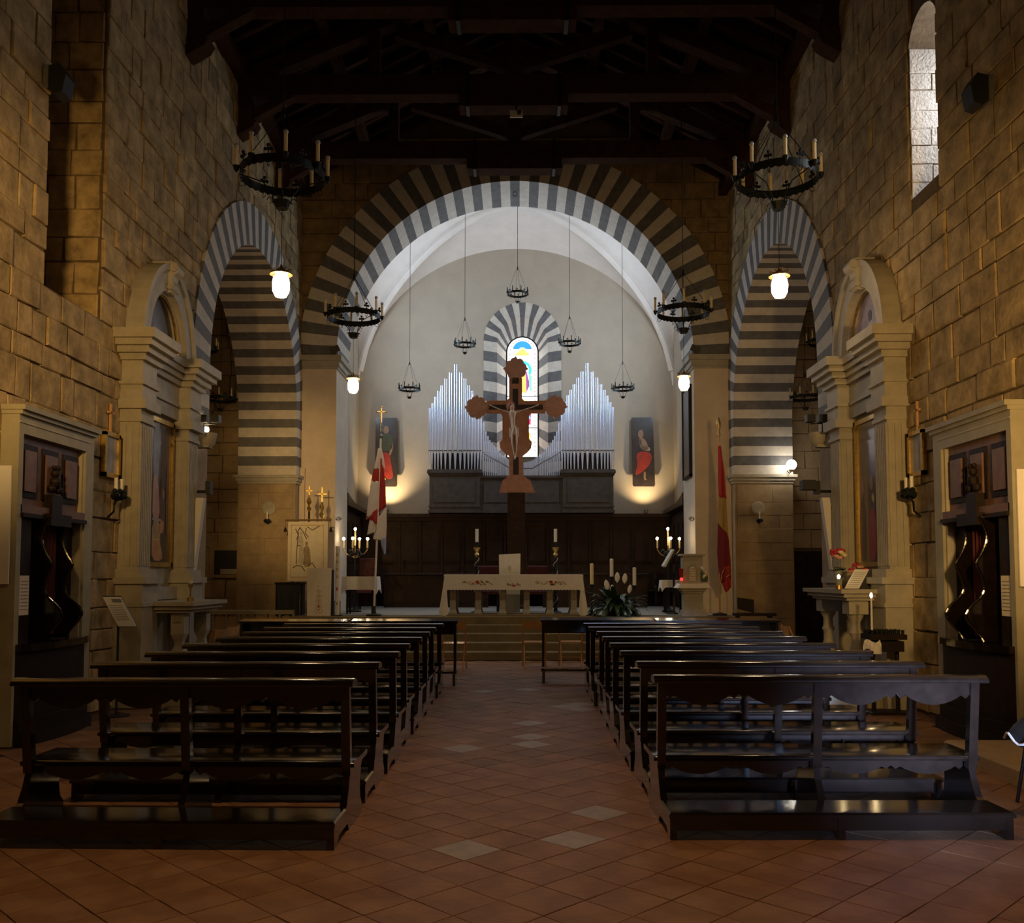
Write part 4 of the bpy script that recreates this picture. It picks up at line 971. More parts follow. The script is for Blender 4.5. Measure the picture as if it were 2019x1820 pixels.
MB().lathe([(.05,0),(.065,.10),(.07,.11)], 12).build('pot', 'terracotta_cross', r, smooth=True)
for k in range(16):
    t = k*2.4
    MB().grid(2, 4, lambda u, v: (math.cos(t)*.15*v-math.sin(t)*(u-.5)*.06*math.sin(PI*(v*.9+.08)), math.sin(t)*.15*v+math.cos(t)*(u-.5)*.06*math.sin(PI*(v*.9+.08)), .11+.14*v-.08*v*v)).build('leaf', 'leaf', r)
for k in range(14):
    t = k*2.4; rr_ = .02+.13*((k*5)%14)/14
    fl = MB()
    for q in range(5): fl.ball((rr_*math.cos(t)+.016*math.cos(q*1.26), rr_*math.sin(t)+.016*math.sin(q*1.26), .22+.03*(k % 4)), .02, 6, 4)
    fl.build('flower_head', 'flower_red' if k % 2 else 'flower_pink', r)
r = thing('prayer_card', 'white printed prayer card propped on a black easel on the right altar table', 'card', (4.40,11.62,zt))
fcard = lambda u, v, w_: (-.14+u*.17+v*.17, .02-w_+v*.1, .01+v*.24)
sh = MB().prism([(-.6,0),(.45,0),(.45,1),(-.6,1)], fcard, 0, -.01).build('card', 'paper', r)
for k in range(8): MB().prism([(-.5,.1+k*.1),(.3,.1+k*.1),(.3,.12+k*.1),(-.5,.12+k*.1)], fcard, .002, .0).build('text_line', 'ink', sh)
MB().prism([(-.05,0),(.14,0),(.14,.24),(.10,.25)], XZ(.02), .02, .06).build('easel', 'black', r)
r = thing('tealight', 'small lit oil light in a brass cup on the right altar table', 'candle', (4.08,11.62,zt))
MB().lathe([(.04,0),(.04,.05),(.035,.05)], 12).build('cup', 'gold', r); MB().lathe([(.035,.05),(.04,.13)], 12, closed=False).build('glass', 'vase_glass', r); MB().ball((0,0,.155), .02, 8, 6, 1, 1.4).build('flame', 'flame', r)
r = thing('votive_stand', 'metal votive candle rack with rows of empty cups beside the right altar', 'candle stand', (4.35,10.95,0))
MB().box(-.20, .22, -.16, .16, .86, .92).build('tray', 'dark_wood', r); MB().box(-.14, .20, -.12, .12, .72, .84).build('coin_box', 'dark_wood', r)
for x in (-.12, .16): MB().box(x-.02, x+.02, -.02, .02, 0, .72).build('leg', 'dark_wood', r)
MB().bbox(-.2, .24, -.16, .16, 0, .03, .01).build('base', 'dark_wood', r)
for i in range(8):
    for j in range(3): MB().lathe([(.016,.92),(.02,.97),(.018,.97)], 6, (-.16+i*.05, -.11+j*.11, 0)).build('candle_cup', 'iron', r)
r = thing('candle', 'tall thin lit candle burning on the left end of the votive rack', 'candle', (4.20,10.88,.92))
MB().lathe([(.013,0),(.011,.42)], 8).build('wax', 'wax_white', r, smooth=True); MB().ball((0,0,.45), .016, 8, 8, 1, 2.0).build('flame', 'flame', r)
r = thing('paper_bundle', 'crumpled white paper hanging on the front of the votive rack', 'paper', (4.15,10.80,.72))
MB().grid(6, 5, lambda u, v: (-.09+.2*u, .02*math.sin(u*9+v*5)-.02, .02+.11*v+.02*math.sin(u*7))).build('sheet', 'paper', r); MB().grid(4, 4, lambda u, v: (.02+.1*u, -.03+.015*math.sin(u*8), -.02+.1*v)).build('sheet', 'paper', r)
# dark coat over a slim stool at the right edge
r = thing('coat_on_stool', 'black coat with white piping draped over a stool at the right edge', 'coat', (3.68,6.55,0))
def cg(u, v): return (-.14+.5*u-.03*math.sin(v*PI), -.16+.3*v, .62-.42*abs(u-.42)**1.2-.06*math.sin(v*7)*.5+.02*math.sin(u*9))
c = MB().grid(10, 8, cg).build('coat', 'black', r, smooth=True); md = c.modifiers.new('th', 'SOLIDIFY'); md.thickness = .03
MB().tube([cg(0, v/8) for v in range(9)], .009, 6).build('piping', 'linen', r); MB().tube([cg(u/8, 0) for u in range(9)], .008, 6).build('piping', 'linen', r)
MB().bbox(-.02, .32, -.14, .14, .40, .44, .01).build('stool_seat', 'dark_wood', r)
for x in (-.0, .30):
    for y in (-.12, .12): MB().tube([(x*.9+.0, y, .40),(x*1.3-.06, y*1.2, 0)], .012, 6).build('stool_leg', 'dark_wood', r)

# ================================================================== ORGAN
OY = 24.95
ox = lambda p: .1+(p-1024)*.0137
oz = lambda p: 4.43+(928-p)*.01403
r = thing('pipe_organ', 'pipe organ with two tall towers of tin pipes on a dark case', 'organ', (ox(1028), OY, 3.28))
def pipe(px, top, mouth, foot, wpx):
    x, zt_, zm, zf, rad = ox(px), oz(top), oz(mouth), oz(foot), wpx*.0137/2*.88
    o = MB().lathe([(.012,zf),(rad*.95,zm-.02),(rad,zm),(rad,zt_)], 12, (x, OY, 0)).build('organ_pipe', 'tin', r, smooth=True, world=True)
    MB().prism([(x-rad*.75,zm+.015),(x+rad*.75,zm+.015),(x,zm+rad*2.2)], XZ(OY-rad-.004), 0, .01).build('pipe_lip', 'tin', o, world=True)
    MB().box(x-rad*.8, x+rad*.8, OY-rad-.003, OY-rad+.02, zm-.008, zm+.015).build('pipe_mouth', 'black', o, world=True)
feet = [846.1,851.1,856.9,862.9,869.3,877.4,886.7,896.9,906.9,915.4,922.9,929.6,935.7,941.4,947.1]
tops = [806.4,797.1,784.6,773.1,762.3,749.3,737.6,721.0,737.4,749.3,762.0,773.1,783.6,797.0,806.4]
wid = [4.6,5.2,5.6,6.0,6.6,7.4,8.2,8.8,8.2,7.4,6.6,6.0,5.6,5.2,4.6]
for f_, t_, w_ in zip(feet, tops, wid):
    pipe(f_+.6, t_, 889.3, 927, w_); pipe(2*1028-f_-.6, t_-1.5, 889.3, 927, w_)
mf = [953.1,957.4,961.6,965.4,969.4,973.1,976.7,980.3,983.7,986.9,989.9,992.9,995.7,998.6,1001.1,1003.6,1006.3,1009,1011.7,1014.4,1017.1,1019.8,1022.5]
mt = [834.3,851.7,860.7,868.6,875,878.6,882.9,886.4,891.4,893.6,897.1,899.3,901.4,902.9,905,907.1,908.2,909.2,910,910.7,911.3,911.7,912]
for i, (f_, t_) in enumerate(zip(mf, mt)):
    mth = 894+(924-894)*min(1, i/16)**.8
    pipe(f_, t_, mth, 938.5, 3.4 if i < 8 else 2.6); pipe(2*1028-f_, t_, mth, 938.5, 3.4 if i < 8 else 2.6)
cz0 = 3.28
for s in (-1, 1):
    a, b = sorted((ox(1028+s*81), ox(1028+s*180)))
    MB().box(a, b, OY-.18, 25.9, cz0, oz(932)).build('tower_case', 'organ_wood', r, world=True)
    for k, (e, z0, z1) in enumerate(((.03,oz(938),oz(934)),(.06,oz(934),oz(929)),(.04,oz(929),oz(927)))): MB().box(a-e, b+e, OY-.18-e, 25.9, z0, z1).build('cornice', 'organ_wood', r, world=True)
    MB().box(a+.12, b-.12, OY-.195, OY-.18, cz0+.28, oz(950)).build('case_panel', 'organ_wood', r, world=True)
    MB().box(a-.03, b+.03, OY-.22, 25.9, cz0, cz0+.07).build('base_moulding', 'organ_wood', r, world=True); MB().box(a-.02, b+.02, OY-.20, OY-.18, cz0+.15, cz0+.19).build('base_moulding', 'organ_wood', r, world=True)
    x_ = ox(1028+s*130.5)
    MB().box(x_-.66, x_+.66, OY+.10, OY+.14, oz(927), oz(893)).build('dark_backing', 'black', r, world=True)
a, b = ox(947), ox(1109)
MB().box(a, b, OY-.12, 25.9, cz0, oz(942)).build('middle_case', 'organ_wood', r, world=True)
MB().box(a, b, OY-.16, 25.9, oz(943), oz(938.6)).build('cornice', 'organ_wood', r, world=True)
MB().box(a+.1, b-.1, OY-.135, OY-.12, cz0+.28, oz(955)).build('case_panel', 'organ_wood', r, world=True)
MB().box(a, b, OY-.15, 25.9, cz0, cz0+.19).build('base_moulding', 'organ_wood', r, world=True)
# racks that hold the pipes
for s in (-1, 1):
    a, b = sorted((ox(1028+s*81), ox(1028+s*182))); MB().box(a, b, OY+.05, OY+.075, oz(890), oz(888.5)).build('pipe_rack', 'steel', r, world=True)

# ================================================================== CHOIR STALLS
r = thing('choir_stalls', 'dark panelled wooden choir stalls lining the chancel under the organ', 'choir stalls', (0, 25.6, PZ))
yb_ = 25.2
MB().box(-4.36, 4.36, yb_, 25.95, PZ, 3.18).build('back_board', 'stall_wood', r, world=True)
MB().box(-4.38, 4.38, yb_-.22, 25.95, 3.18, 3.27).build('cornice', 'stall_wood', r, world=True); MB().box(-4.38, 4.38, yb_-.12, yb_, 3.08, 3.18).build('cornice', 'stall_wood', r, world=True)
np_ = 15; Lp = 8.6/np_
for k in range(np_):
    x0 = -4.3+k*Lp
    MB().box(x0+.05, x0+Lp-.05, yb_-.02, yb_, 1.95, 2.85).build('back_panel', 'stall_wood', r, world=True)
    MB().box(x0+.09, x0+Lp-.09, yb_-.035, yb_-.02, 2.0, 2.80).build('raised_panel', 'stall_wood', r, world=True)
    MB().box(x0-.025, x0+.025, yb_-.05, yb_, 1.6, 3.08).build('pilaster', 'stall_wood', r, world=True)
    MB().prism([(yb_,PZ),(yb_-.45,PZ),(yb_-.47,1.25),(yb_-.40,1.35),(yb_-.46,1.55),(yb_-.42,1.64),(yb_,1.72)], lambda u, v, w_: (x0+w_, u, v), -.025, .025).build('stall_arm', 'stall_wood', r, world=True)
    MB().bbox(x0+.03, x0+Lp-.03, yb_-.40, yb_, 1.18, 1.22, .01).build('stall_seat', 'stall_wood', r, world=True)
for s in (-1, 1):      # wings along the side walls
    MB().box(*sorted((s*4.2, s*4.38)), 22.3, 25.2, PZ, 3.30).build('wing_board', 'stall_wood', r, world=True)
    MB().prism([(22.25,3.30),(25.2,3.26),(25.2,3.36),(23.2,3.42),(22.6,3.52),(22.25,3.60)], lambda u, v, w_: (s*(4.02+w_), u, v), 0, .36).build('wing_cornice', 'stall_wood', r, world=True)
    mb = MB()
    for dy, dz, q in ((0,3.66,.06),(.05,3.72,.05),(-.03,3.76,.04),(.22,3.58,.05),(.42,3.54,.04)): mb.ball((s*4.12, 22.4+dy, dz), q, 6, 5)
    mb.build('carved_crest', 'stall_wood', r, world=True)
    for k in range(4): MB().box(*sorted((s*4.17, s*4.2)), 22.45+k*.68, 22.95+k*.68, 1.95, 2.95).build('wing_panel', 'stall_wood', r, world=True)
yd = 24.0
for s in (-1, 1):
    x0, x1 = sorted((s*.7, s*3.4))
    d = thing('kneeling_bench', 'dark low wooden bench front standing before the choir stalls, %s half' % ('left' if s < 0 else 'right'), 'bench', ((x0+x1)/2, yd, PZ))
    MB().box(x0, x1, yd, yd+.05, PZ, 1.62).build('front_board', 'stall_wood', d, world=True); MB().bbox(x0-.03, x1+.03, yd-.12, yd+.25, 1.62, 1.66, .01).build('book_rest', 'stall_wood', d, world=True)
    for k in range(5): MB().box(x0+.06+k*(x1-x0)/5, x0-.06+(k+1)*(x1-x0)/5, yd-.015, yd, .9, 1.52).build('panel', 'stall_wood', d, world=True)

# ================================================================== PAINTINGS IN THE CHANCEL
def chancel_picture(xc, label, shapes):
    r = thing('panel_painting', label, 'painting', (xc, YB, 4.08))
    bk = MB().prism([(-.26,0),(.30,0),(.33,.04),(.30,1.95),(-.30,1.95),(-.29,.04)], lambda u, v, w_: (u, -.03-w_-.16+.11*v/1.95, v), 0, .05).build('panel', 'canvas_dark', r)
    for x in (-.2, .2): MB().box(x-.02, x+.02, -.16, 0, .3, .34).build('wall_mount', 'dark_wood', r)
    for pl, m in shapes: MB().prism(chaikin(pl), lambda u, v, w_: (u, -.238+.11*v/1.95-w_, v), 0, .006).build('painted_figure', m, bk)
chancel_picture(-3.64, 'tall dark panel painting of a robed figure left of the organ', [
    ([(-.06,1.5),(.06,1.5),(.08,1.62),(.05,1.72),(-.05,1.72),(-.08,1.62)], 'paint_skin'), ([(-.16,1.0),(.18,1.0),(.20,1.35),(.1,1.5),(-.1,1.5),(-.2,1.3)], 'paint_green'),
    ([(.08,.85),(.16,.92),(.22,1.2),(.16,1.25)], 'paint_skin'), ([(-.15,.95),(.1,.98),(.16,.6),(.24,.22),(.02,.2),(-.12,.5)], 'paint_red'), ([(-.14,.5),(-.02,.25),(.04,.18),(-.18,.2)], 'paint_yellow')])
chancel_picture(3.55, 'tall dark panel painting of a figure in red right of the organ', [
    ([(-.12,1.38),(.0,1.36),(.04,1.52),(-.03,1.62),(-.12,1.56)], 'paint_skin'), ([(-.12,1.36),(.03,1.38),(.14,1.2),(.16,1.0),(-.04,1.02)], 'paint_skin'), ([(-.10,1.30),(-.03,1.36),(.0,1.16),(.22,1.10),(.2,.98),(-.06,1.04)], 'paint_white'),
    ([(-.2,.98),(.22,.98),(.26,.75),(.1,.5),(-.1,.35),(-.24,.3),(-.14,.6)], 'paint_red'), ([(.02,.42),(.08,.42),(.06,.2),(.12,.18),(.02,.17)], 'paint_skin')])
r = thing('panel_painting', 'narrow dark painting seen edge-on on the right jamb of the chancel arch', 'painting', (AR, 21.4, 3.9))
MB().box(-.05, 0, -.42, .42, .0, 2.0).build('panel', 'canvas_dark', r)
for a, b, c_, d in ((-.46,-.40,-.05,2.05),(.40,.46,-.05,2.05),(-.46,.46,2.0,2.06),(-.46,.46,-.06,0)): MB().box(-.07, 0, a, b, c_, d).build('frame', 'dark_wood', r)
for s, xc in ((-1,-3.55),(1,3.58)):
    r = thing('uplight', 'small lit spotlight on the stall cornice under the %s painting' % ('left' if s < 0 else 'right'), 'spotlight', (xc, 25.45, 3.27))
    MB().box(-.05, .05, -.04, .04, 0, .04).build('base', 'black', r); MB().lathe([(.045,.04),(.06,.14)], 10, closed=False).build('housing', 'steel', r); MB().ball((0,0,.10), .03, 8, 6).build('lamp_glass', 'spot_glow', r)
    l = lamp('uplight_beam', 'SPOT', (xc, 25.45, 3.42), 170 if s < 0 else 110, (1, .74, .40), .03, (math.radians(180-20), 0, 0), spot=math.radians(110))

# ================================================================== CRUCIFIX
KY = 23.1; kx = lambda p: .1+(p-1024)*.01281; kz = lambda p: 5.83+(803-p)*.0129
r = thing('crucifix', 'large painted crucifix with lobed ends on a dark post behind the altar', 'crucifix', (kx(1017), KY, PZ))
def Kp(n, m, pl, y0, y1, par=None, sm=False): return MB().prism([(kx(a), kz(b)) for a, b in pl], XZ(KY), y0, y1).build(n, m, par or r, world=True)
def lobe(cx_, cy_, R):
    pts = []
    for i in range(64):
        t = 2*PI*i/64; q = abs(math.cos(4*t+PI/4)) ** .8; rad = R*(.84+.13*q)
        for k in range(4):
            d = abs((t-k*PI/2+PI) % (2*PI)-PI)
            if d < .17: rad = max(rad, R*(1.10-d*1.3))
        pts.append((cx_+rad*math.cos(t), cy_+rad*math.sin(t)))
    return pts
for cx_, cy_, R in ((941,804,22.5),(1094,803,22.5),(1017,728,22.5)):
    Kp('lobed_end', 'terracotta_cross', lobe(cx_, cy_, R), -.04, .05)
body = [(1004,745),(1029,745),(1029,786),(1034,792),(1075,791),(1075,816),(1046,816),(1043,822),(1043,866),(1049,872),(1047,884),(1040,892),(1031,899),(1031,938),(1004,938),(1004,899),(995,893),(987,884),(985,873),(991,866),(991,822),(988,816),(960,816),(960,791),(999,791),(1004,786)]
Kp('cross_panel', 'terracotta_cross', body, -.03, .04)
Kp('dark_beam', 'cross_dark', [(1011,768),(1022,768),(1022,799),(1070,799),(1070,809),(964,809),(964,799),(1011,799)], -.036, -.03)
Kp('dark_beam', 'cross_dark', [(1012,902),(1023,902),(1023,936),(1012,936)], -.036, -.03)
for pl in ([(1028,748),(1029.5,748),(1029.5,790),(1028,790)],[(1004,748),(1005.5,748),(1005.5,790),(1004,790)],[(1031,792),(1072,792),(1072,793.5),(1031,793.5)],[(963,792),(1001,792),(1001,793.5),(963,793.5)],[(963,815),(988,815),(988,816.5),(963,816.5)],[(1046,815),(1072,815),(1072,816.5),(1046,816.5)],[(1041,822),(1043,822),(1043,866),(1041,866)],[(991,822),(993,822),(993,866),(991,866)]):
    Kp('gilt_moulding', 'cross_gilt', pl, -.045, -.03)
tt = Kp('title_plaque', 'cross_dark', [(1010,746),(1023,746),(1023,758),(1010,758)], -.04, -.03)
for pl in ([(1010.5,746.5),(1011.5,746.5),(1011.5,752),(1010.5,752)],[(1021.5,746.5),(1022.5,746.5),(1022.5,752),(1021.5,752)],[(1013,747),(1014,746.5),(1020,751),(1019,751.8)],[(1019,746.5),(1020,747),(1014,751.8),(1013,751)]): Kp('title_mark', 'gold', pl, -.044, -.04, tt)
Kp('foot_panel', 'terracotta_cross', [(1002,938),(1033,938),(1040,944),(1045,946),(1053,966),(1055,971),(984,971),(986,966),(992,946),(996,944)], -.05, .08)
MB().box(kx(1001), kx(1035), KY-.10, KY+.14, PZ, kz(971)).build('post', 'stall_wood', r, world=True)
MB().bbox(kx(1001)-.1, kx(1035)+.1, KY-.22, KY+.28, PZ, PZ+.1, .03).build('base', 'stall_wood', r, world=True)
Kp('halo', 'terracotta_cross', [(1007+9*math.cos(t), 802+10*math.sin(t)) for t in [2*PI*i/20 for i in range(20)]], -.06, -.03)
# the figure: one continuous skin in low relief
def skin_mesh(name, pts, edges, m, parent, root=0, flat=.45):
    me = bpy.data.meshes.new(name); me.from_pydata([p[:3] for p in pts], edges, []); o = bpy.data.objects.new(name, me); COL.objects.link(o)
    sk = o.modifiers.new('skin', 'SKIN'); sk.use_smooth_shade = True
    for i, p in enumerate(pts):
        v = me.skin_vertices[0].data[i]; v.radius = (p[3], p[3]*flat if len(p) < 5 else p[4]); v.use_root = (i == root)
    ss = o.modifiers.new('sub', 'SUBSURF'); ss.levels = 2; ss.render_levels = 2
    dg = bpy.context.evaluated_depsgraph_get(); ev = o.evaluated_get(dg); nm_ = bpy.data.meshes.new_from_object(ev); nm_.materials.clear(); nm_.materials.append(MATS[m])
    o.modifiers.clear(); o.data = nm_; bpy.data.meshes.remove(me); o.name = name
    o.parent = parent; o.location = -wloc(parent); return o
def kp(px, py, d, rad): return (kx(px), KY-.06-d, kz(py), rad*.0168)
J = [kp(1013,851,.02,6.5), kp(1011.5,838,.03,5.6), kp(1010.5,826,.04,6.3), kp(1010,817,.04,6.0), kp(1009.5,811,.05,3.0), kp(1008.5,806,.07,4.6), kp(1008,801,.07,4.2),
     kp(1001,815,.03,3.4), kp(986,809.5,.02,2.6), kp(972,803,.01,1.9), kp(965,800,.01,2.2),
     kp(1020,815,.03,3.4), kp(1036,809.5,.02,2.6), kp(1052,804,.01,1.9), kp(1062,800,.01,2.2),
     kp(1009.5,858,.03,4.8), kp(1010,873,.07,3.7), kp(1013,890,.03,2.6), kp(1015,902,.03,2.0), kp(1014,908,.06,2.2),
     kp(1018,858,.03,4.8), kp(1018.5,873,.06,3.7), kp(1018,890,.03,2.6), kp(1016.5,901,.04,2.0), kp(1016,906,.06,2.0)]
Ed = [(0,1),(1,2),(2,3),(3,4),(4,5),(5,6),(3,7),(7,8),(8,9),(9,10),(3,11),(11,12),(12,13),(13,14),(0,15),(15,16),(16,17),(17,18),(18,19),(0,20),(20,21),(21,22),(22,23),(23,24)]
fig = skin_mesh('carved_figure', J, Ed, 'flesh', r)
mb = MB(); mb.ball((kx(1007), KY-.10, kz(802)), .075, 10, 8, .7, 1.1); mb.ball((kx(1003.5), KY-.10, kz(809)), .035, 8, 6, .8, 1.8); mb.build('hair', 'hair', fig, smooth=True, world=False).location = (0,0,0)
MB().grid(10, 6, lambda u, v: (kx(1004+19*u), KY-.10-.045*math.sin(PI*u), kz(844+18*v+2*math.sin(u*8)))).build('loincloth', 'loincloth', fig, smooth=True)
mb = MB()
mb.ball((kx(1008.2), KY-.165, kz(806.5)), .012, 6, 5); mb.build('nose', 'flesh', fig)

# ================================================================== HIGH ALTAR
ay = 19.12
r = thing('high_altar', 'stone altar table on six pillars in the middle of the chancel platform', 'altar', (0, ay+.4, PZ))
axs = [-1.27,-.75,-.24,.25,.73,1.22]
MB().bbox(-1.42, 1.38, ay, ay+.85, 1.50, 1.60, .015).build('altar_slab', 'pietra', r, world=True)
for x in axs:
    for y in (ay+.12, ay+.72): MB().lathe([(.12,PZ),(.115,PZ+.06),(.085,PZ+.12),(.085,1.33),(.11,1.42),(.14,1.50)], 4, (x, y, 0), PI/4).build('pillar', 'pietra', r, world=True)
MB().bbox(-1.5, 1.46, ay-.02, ay+.9, PZ, PZ+.03, .01).build('base_slab', 'step_stone', r, world=True)
cl = thing('altar_cloth', 'white embroidered cloth with scalloped hem over the high altar', 'tablecloth', (0, ay, 1.60), 0)
MB().bbox(-1.43, 1.39, ay-.02, ay+.87, 1.602, 1.625, .01).build('top_sheet', 'linen', cl, world=True)
n = 84
hem = [(-1.43,1.622)]+[(-1.43+2.82*i/n, 1.30+.016*(i % 2)) for i in range(n+1)]+[(1.39,1.622)]
fr = MB().prism(hem, XZ(ay-.03), -.006, .0).build('front_drop', 'linen', cl, world=True)
for s, x in ((-1,-1.43),(1,1.39)):
    MB().grid(3, 8, lambda u, v: (x+s*(.02+.07*v+.03*v*math.sin(u*9)), ay-.03+.9*u*(1-.25*v), 1.62-(.80+.03*math.sin(u*5))*v)).build('side_drop', 'linen', cl, world=True)
for s, x in ((-1,-1.43),(1,1.39)):
    o = drape_c = MB().grid(6, 10, lambda u, v: (x+s*(.12*v)*(1-u)-s*(.02+.06*v)*u, ay-.035-.02*math.sin(u*6+v*2)*v-.02*v, 1.615-(.80+.04*math.sin(u*3))*v)).build('corner_drop', 'linen', cl, world=True, smooth=True)
def sprig(parent, xc, zc, mats, seed, y, n_=14, w_=.32, h_=.05):
    rnd = random.Random(seed)
    for k in range(n_):
        x = xc+rnd.uniform(-w_,w_); z = zc+rnd.uniform(-h_,h_)*(1-abs(x-xc)/w_*.5); q = rnd.uniform(.010,.020)
        MB().prism([(x+q*1.6*math.cos(t+k), z+q*.7*math.sin(t+k)) for t in [PI*i/3 for i in range(6)]], XZ(y), -.003, 0).build('embroidery', rnd.choice(mats), parent, world=True)
    MB().tube([(xc-w_+2*w_*i/16, y-.002, zc+.03*math.sin(i*1.1)) for i in range(17)], .004, 4).build('embroidery', mats[0], parent, world=True)
for xc in (-.76, .75):
    sprig(fr, xc, 1.455, ['embroid_gold','embroid_green','embroid_gold'], int(xc*10)+20, ay-.037)
    MB().prism([(xc+.035*math.cos(t), 1.47+.035*math.sin(t)) for t in [PI*i/4 for i in range(8)]], XZ(ay-.042), -.003, 0).build('embroidery', 'embroid_red', fr, world=True)
sprig(fr, -.02, 1.42, ['embroid_gold'], 4, ay-.037, 8, .14, .02); MB().prism([(-.02+.03*math.cos(t), 1.40+.018*math.sin(t)) for t in [PI*i/4 for i in range(8)]], XZ(ay-.042), -.003, 0).build('embroidery', 'embroid_red', fr, world=True)
# twisted candlesticks behind the altar
def tall_candlestick():
    r = thing('candlestick', 'x', 'candlestick')
    tw = MB()
    for ph in (0, PI): tw.tube([(.028*math.cos(t*.55+ph), .028*math.sin(t*.55+ph), .12+t*.025) for t in range(45)], .022, 6)
    tw.build('twisted_shaft', 'iron', r, smooth=True)
    MB().tube([(.046*math.cos(t*.55+PI/2), .046*math.sin(t*.55+PI/2), .12+t*.025) for t in range(45)], .010, 6).build('pale_strand', 'pietra', r, smooth=True)
    MB().lathe([(.13,0),(.13,.03),(.05,.06),(.035,.12)], 12).build('foot', 'iron', r, smooth=True)
    MB().lathe([(.03,1.24),(.055,1.28),(.03,1.32),(.05,1.37),(.075,1.41),(.075,1.44),(.06,1.44)], 12).build('drip_pan', 'gold', r, smooth=True)
    MB().lathe([(.05,1.44),(.05,1.55)], 10).build('socket', 'iron', r)
    MB().lathe([(.036,1.55),(.036,1.84)], 10).build('candle', 'wax_white', r, smooth=True)
    return r
c1 = tall_candlestick(); c1.location = (-.83, 20.3, PZ); tag(c1, 'twisted tall candlestick with white candle behind the altar, left one', 'candlestick', 'pair of altar candlesticks')
c2 = copy_tree(c1); c2.location = (.89, 20.3, PZ); tag(c2, 'twisted tall candlestick with white candle behind the altar, right one', 'candlestick', 'pair of altar candlesticks')
r = thing('covered_lectern', 'cream cloth-covered stand with faint embroidery behind the altar centre', 'lectern', (-.11, 20.25, PZ))
MB().prism([(-.22,.02),(.22,.02),(.235,1.30),(-.235,1.28)], XZ(0), -.02, .30).build('cloth_cover', 'cream_cloth', r)
MB().bbox(-.20, .20, .0, .28, 0, .03, .01).build('base', 'dark_wood', r)
for i in range(8): MB().box(-.004, .004, -.026, -.02, .92, 1.02).build('embroidery', 'embroid_gold', r).rotation_euler = (0,0,0)
mb = MB()
for i in range(8):
    t = PI*i/4; mb.tube([(.02*math.cos(t), -.023, .98+.02*math.sin(t)),(.07*math.cos(t), -.023, .98+.07*math.sin(t))], .004, 4)
mb.build('embroidery', 'embroid_gold', r)
# priests' chairs behind the altar
for k, (x, l) in enumerate(((-.62,'dark upholstered chair behind the altar, left of the covered stand'),(.52,'dark red chair behind the altar, right of the covered stand'))):
    r = thing('sanctuary_chair', l, 'chair', (x, 21.3, PZ), 0, 'sanctuary chairs')
    MB().bbox(-.25, .25, -.25, .25, .40, .48, .02).build('seat', 'velvet', r); MB().bbox(-.25, .25, .20, .27, .48, 1.05, .04).build('backrest', 'velvet', r)
    for sx in (-1, 1):
        for sy in (-1, 1): MB().box(sx*.23-.025, sx*.23+.025, sy*.22-.025, sy*.22+.025, 0, .40).build('leg', 'dark_wood', r)
        MB().box(sx*.25-.025, sx*.25+.025, -.22, .22, .62, .66).build('armrest', 'dark_wood', r)
r = thing('sanctuary_chair', 'red-backed chair partly hidden by the left candelabrum', 'chair', (-3.62, 22.6, PZ), 0, 'sanctuary chairs')
MB().bbox(-.2, .2, -.2, .2, .40, .48, .02).build('seat', 'chair_red', r); MB().bbox(-.2, .2, .16, .21, .48, 1.25, .04).build('backrest', 'chair_red', r)
for sx in (-1, 1):
    for sy in (-1, 1): MB().box(sx*.18-.02, sx*.18+.02, sy*.18-.02, sy*.18+.02, 0, .40).build('leg', 'dark_wood', r)

# ---- candle stand and peace lily
for k, (x, zb, zt_, w_, l) in enumerate(((1.60,1.42,1.84,'wax','thick yellowish candle on a dark stand left of the peace lily'),(2.02,1.58,1.94,'wax_white','thick white candle rising behind the middle of the peace lily'),(2.48,1.40,1.76,'wax_white','thick white candle on a dark stand right of the peace lily'))):
    y = 19.35 if k == 1 else 19.25
    r = thing('altar_candle', l, 'candle', (x, y, PZ), 0, 'three thick candles around the plant')
    MB().lathe([(.13,0),(.13,.02),(.03,.05),(.02,.10),(.02,zb-PZ-.06),(.06,zb-PZ-.02),(.06,zb-PZ)], 10).build('stand', 'iron', r); MB().lathe([(.037,zb-PZ),(.037,zt_-PZ),(.02,zt_-PZ+.01)], 10).build('candle', w_, r, smooth=True)
r = thing('peace_lily', 'peace lily with dark leaves and white flowers right of the altar', 'potted plant', (2.06, 18.98, PZ))
MB().lathe([(.13,0),(.16,.16),(.17,.18),(.15,.18)], 14).build('pot', 'dark_wood', r)
def blade(L, w_, droop, n_=6):
    mb = MB()
    mb.grid(2, n_, lambda u, v: (L*v*(1-.15*v*v*droop), (u-.5)*w_*math.sin(PI*min(1,max(.04,v*.96+.03)))**.8, .85*L*v-droop*L*v*v*1.0+(abs(u-.5))*.12*w_)); return mb
lvs = [blade(.62,.12,.75).mesh('leaf','leaf'), blade(.60,.11,.45).mesh('leaf','leaf'), blade(.60,.13,1.0).mesh('leaf','leaf')]
rp = random.Random(5)
for k in range(84):
    t = k*2.39996+rp.uniform(-.2,.2); el = rp.uniform(-.55,.75)
    inst(lvs[k % 3], 'leaf', r, (.06*math.cos(t), .06*math.sin(t), .14+rp.uniform(0,.06)), (0, el*.7, t), (rp.uniform(.8,1.15),)*3)
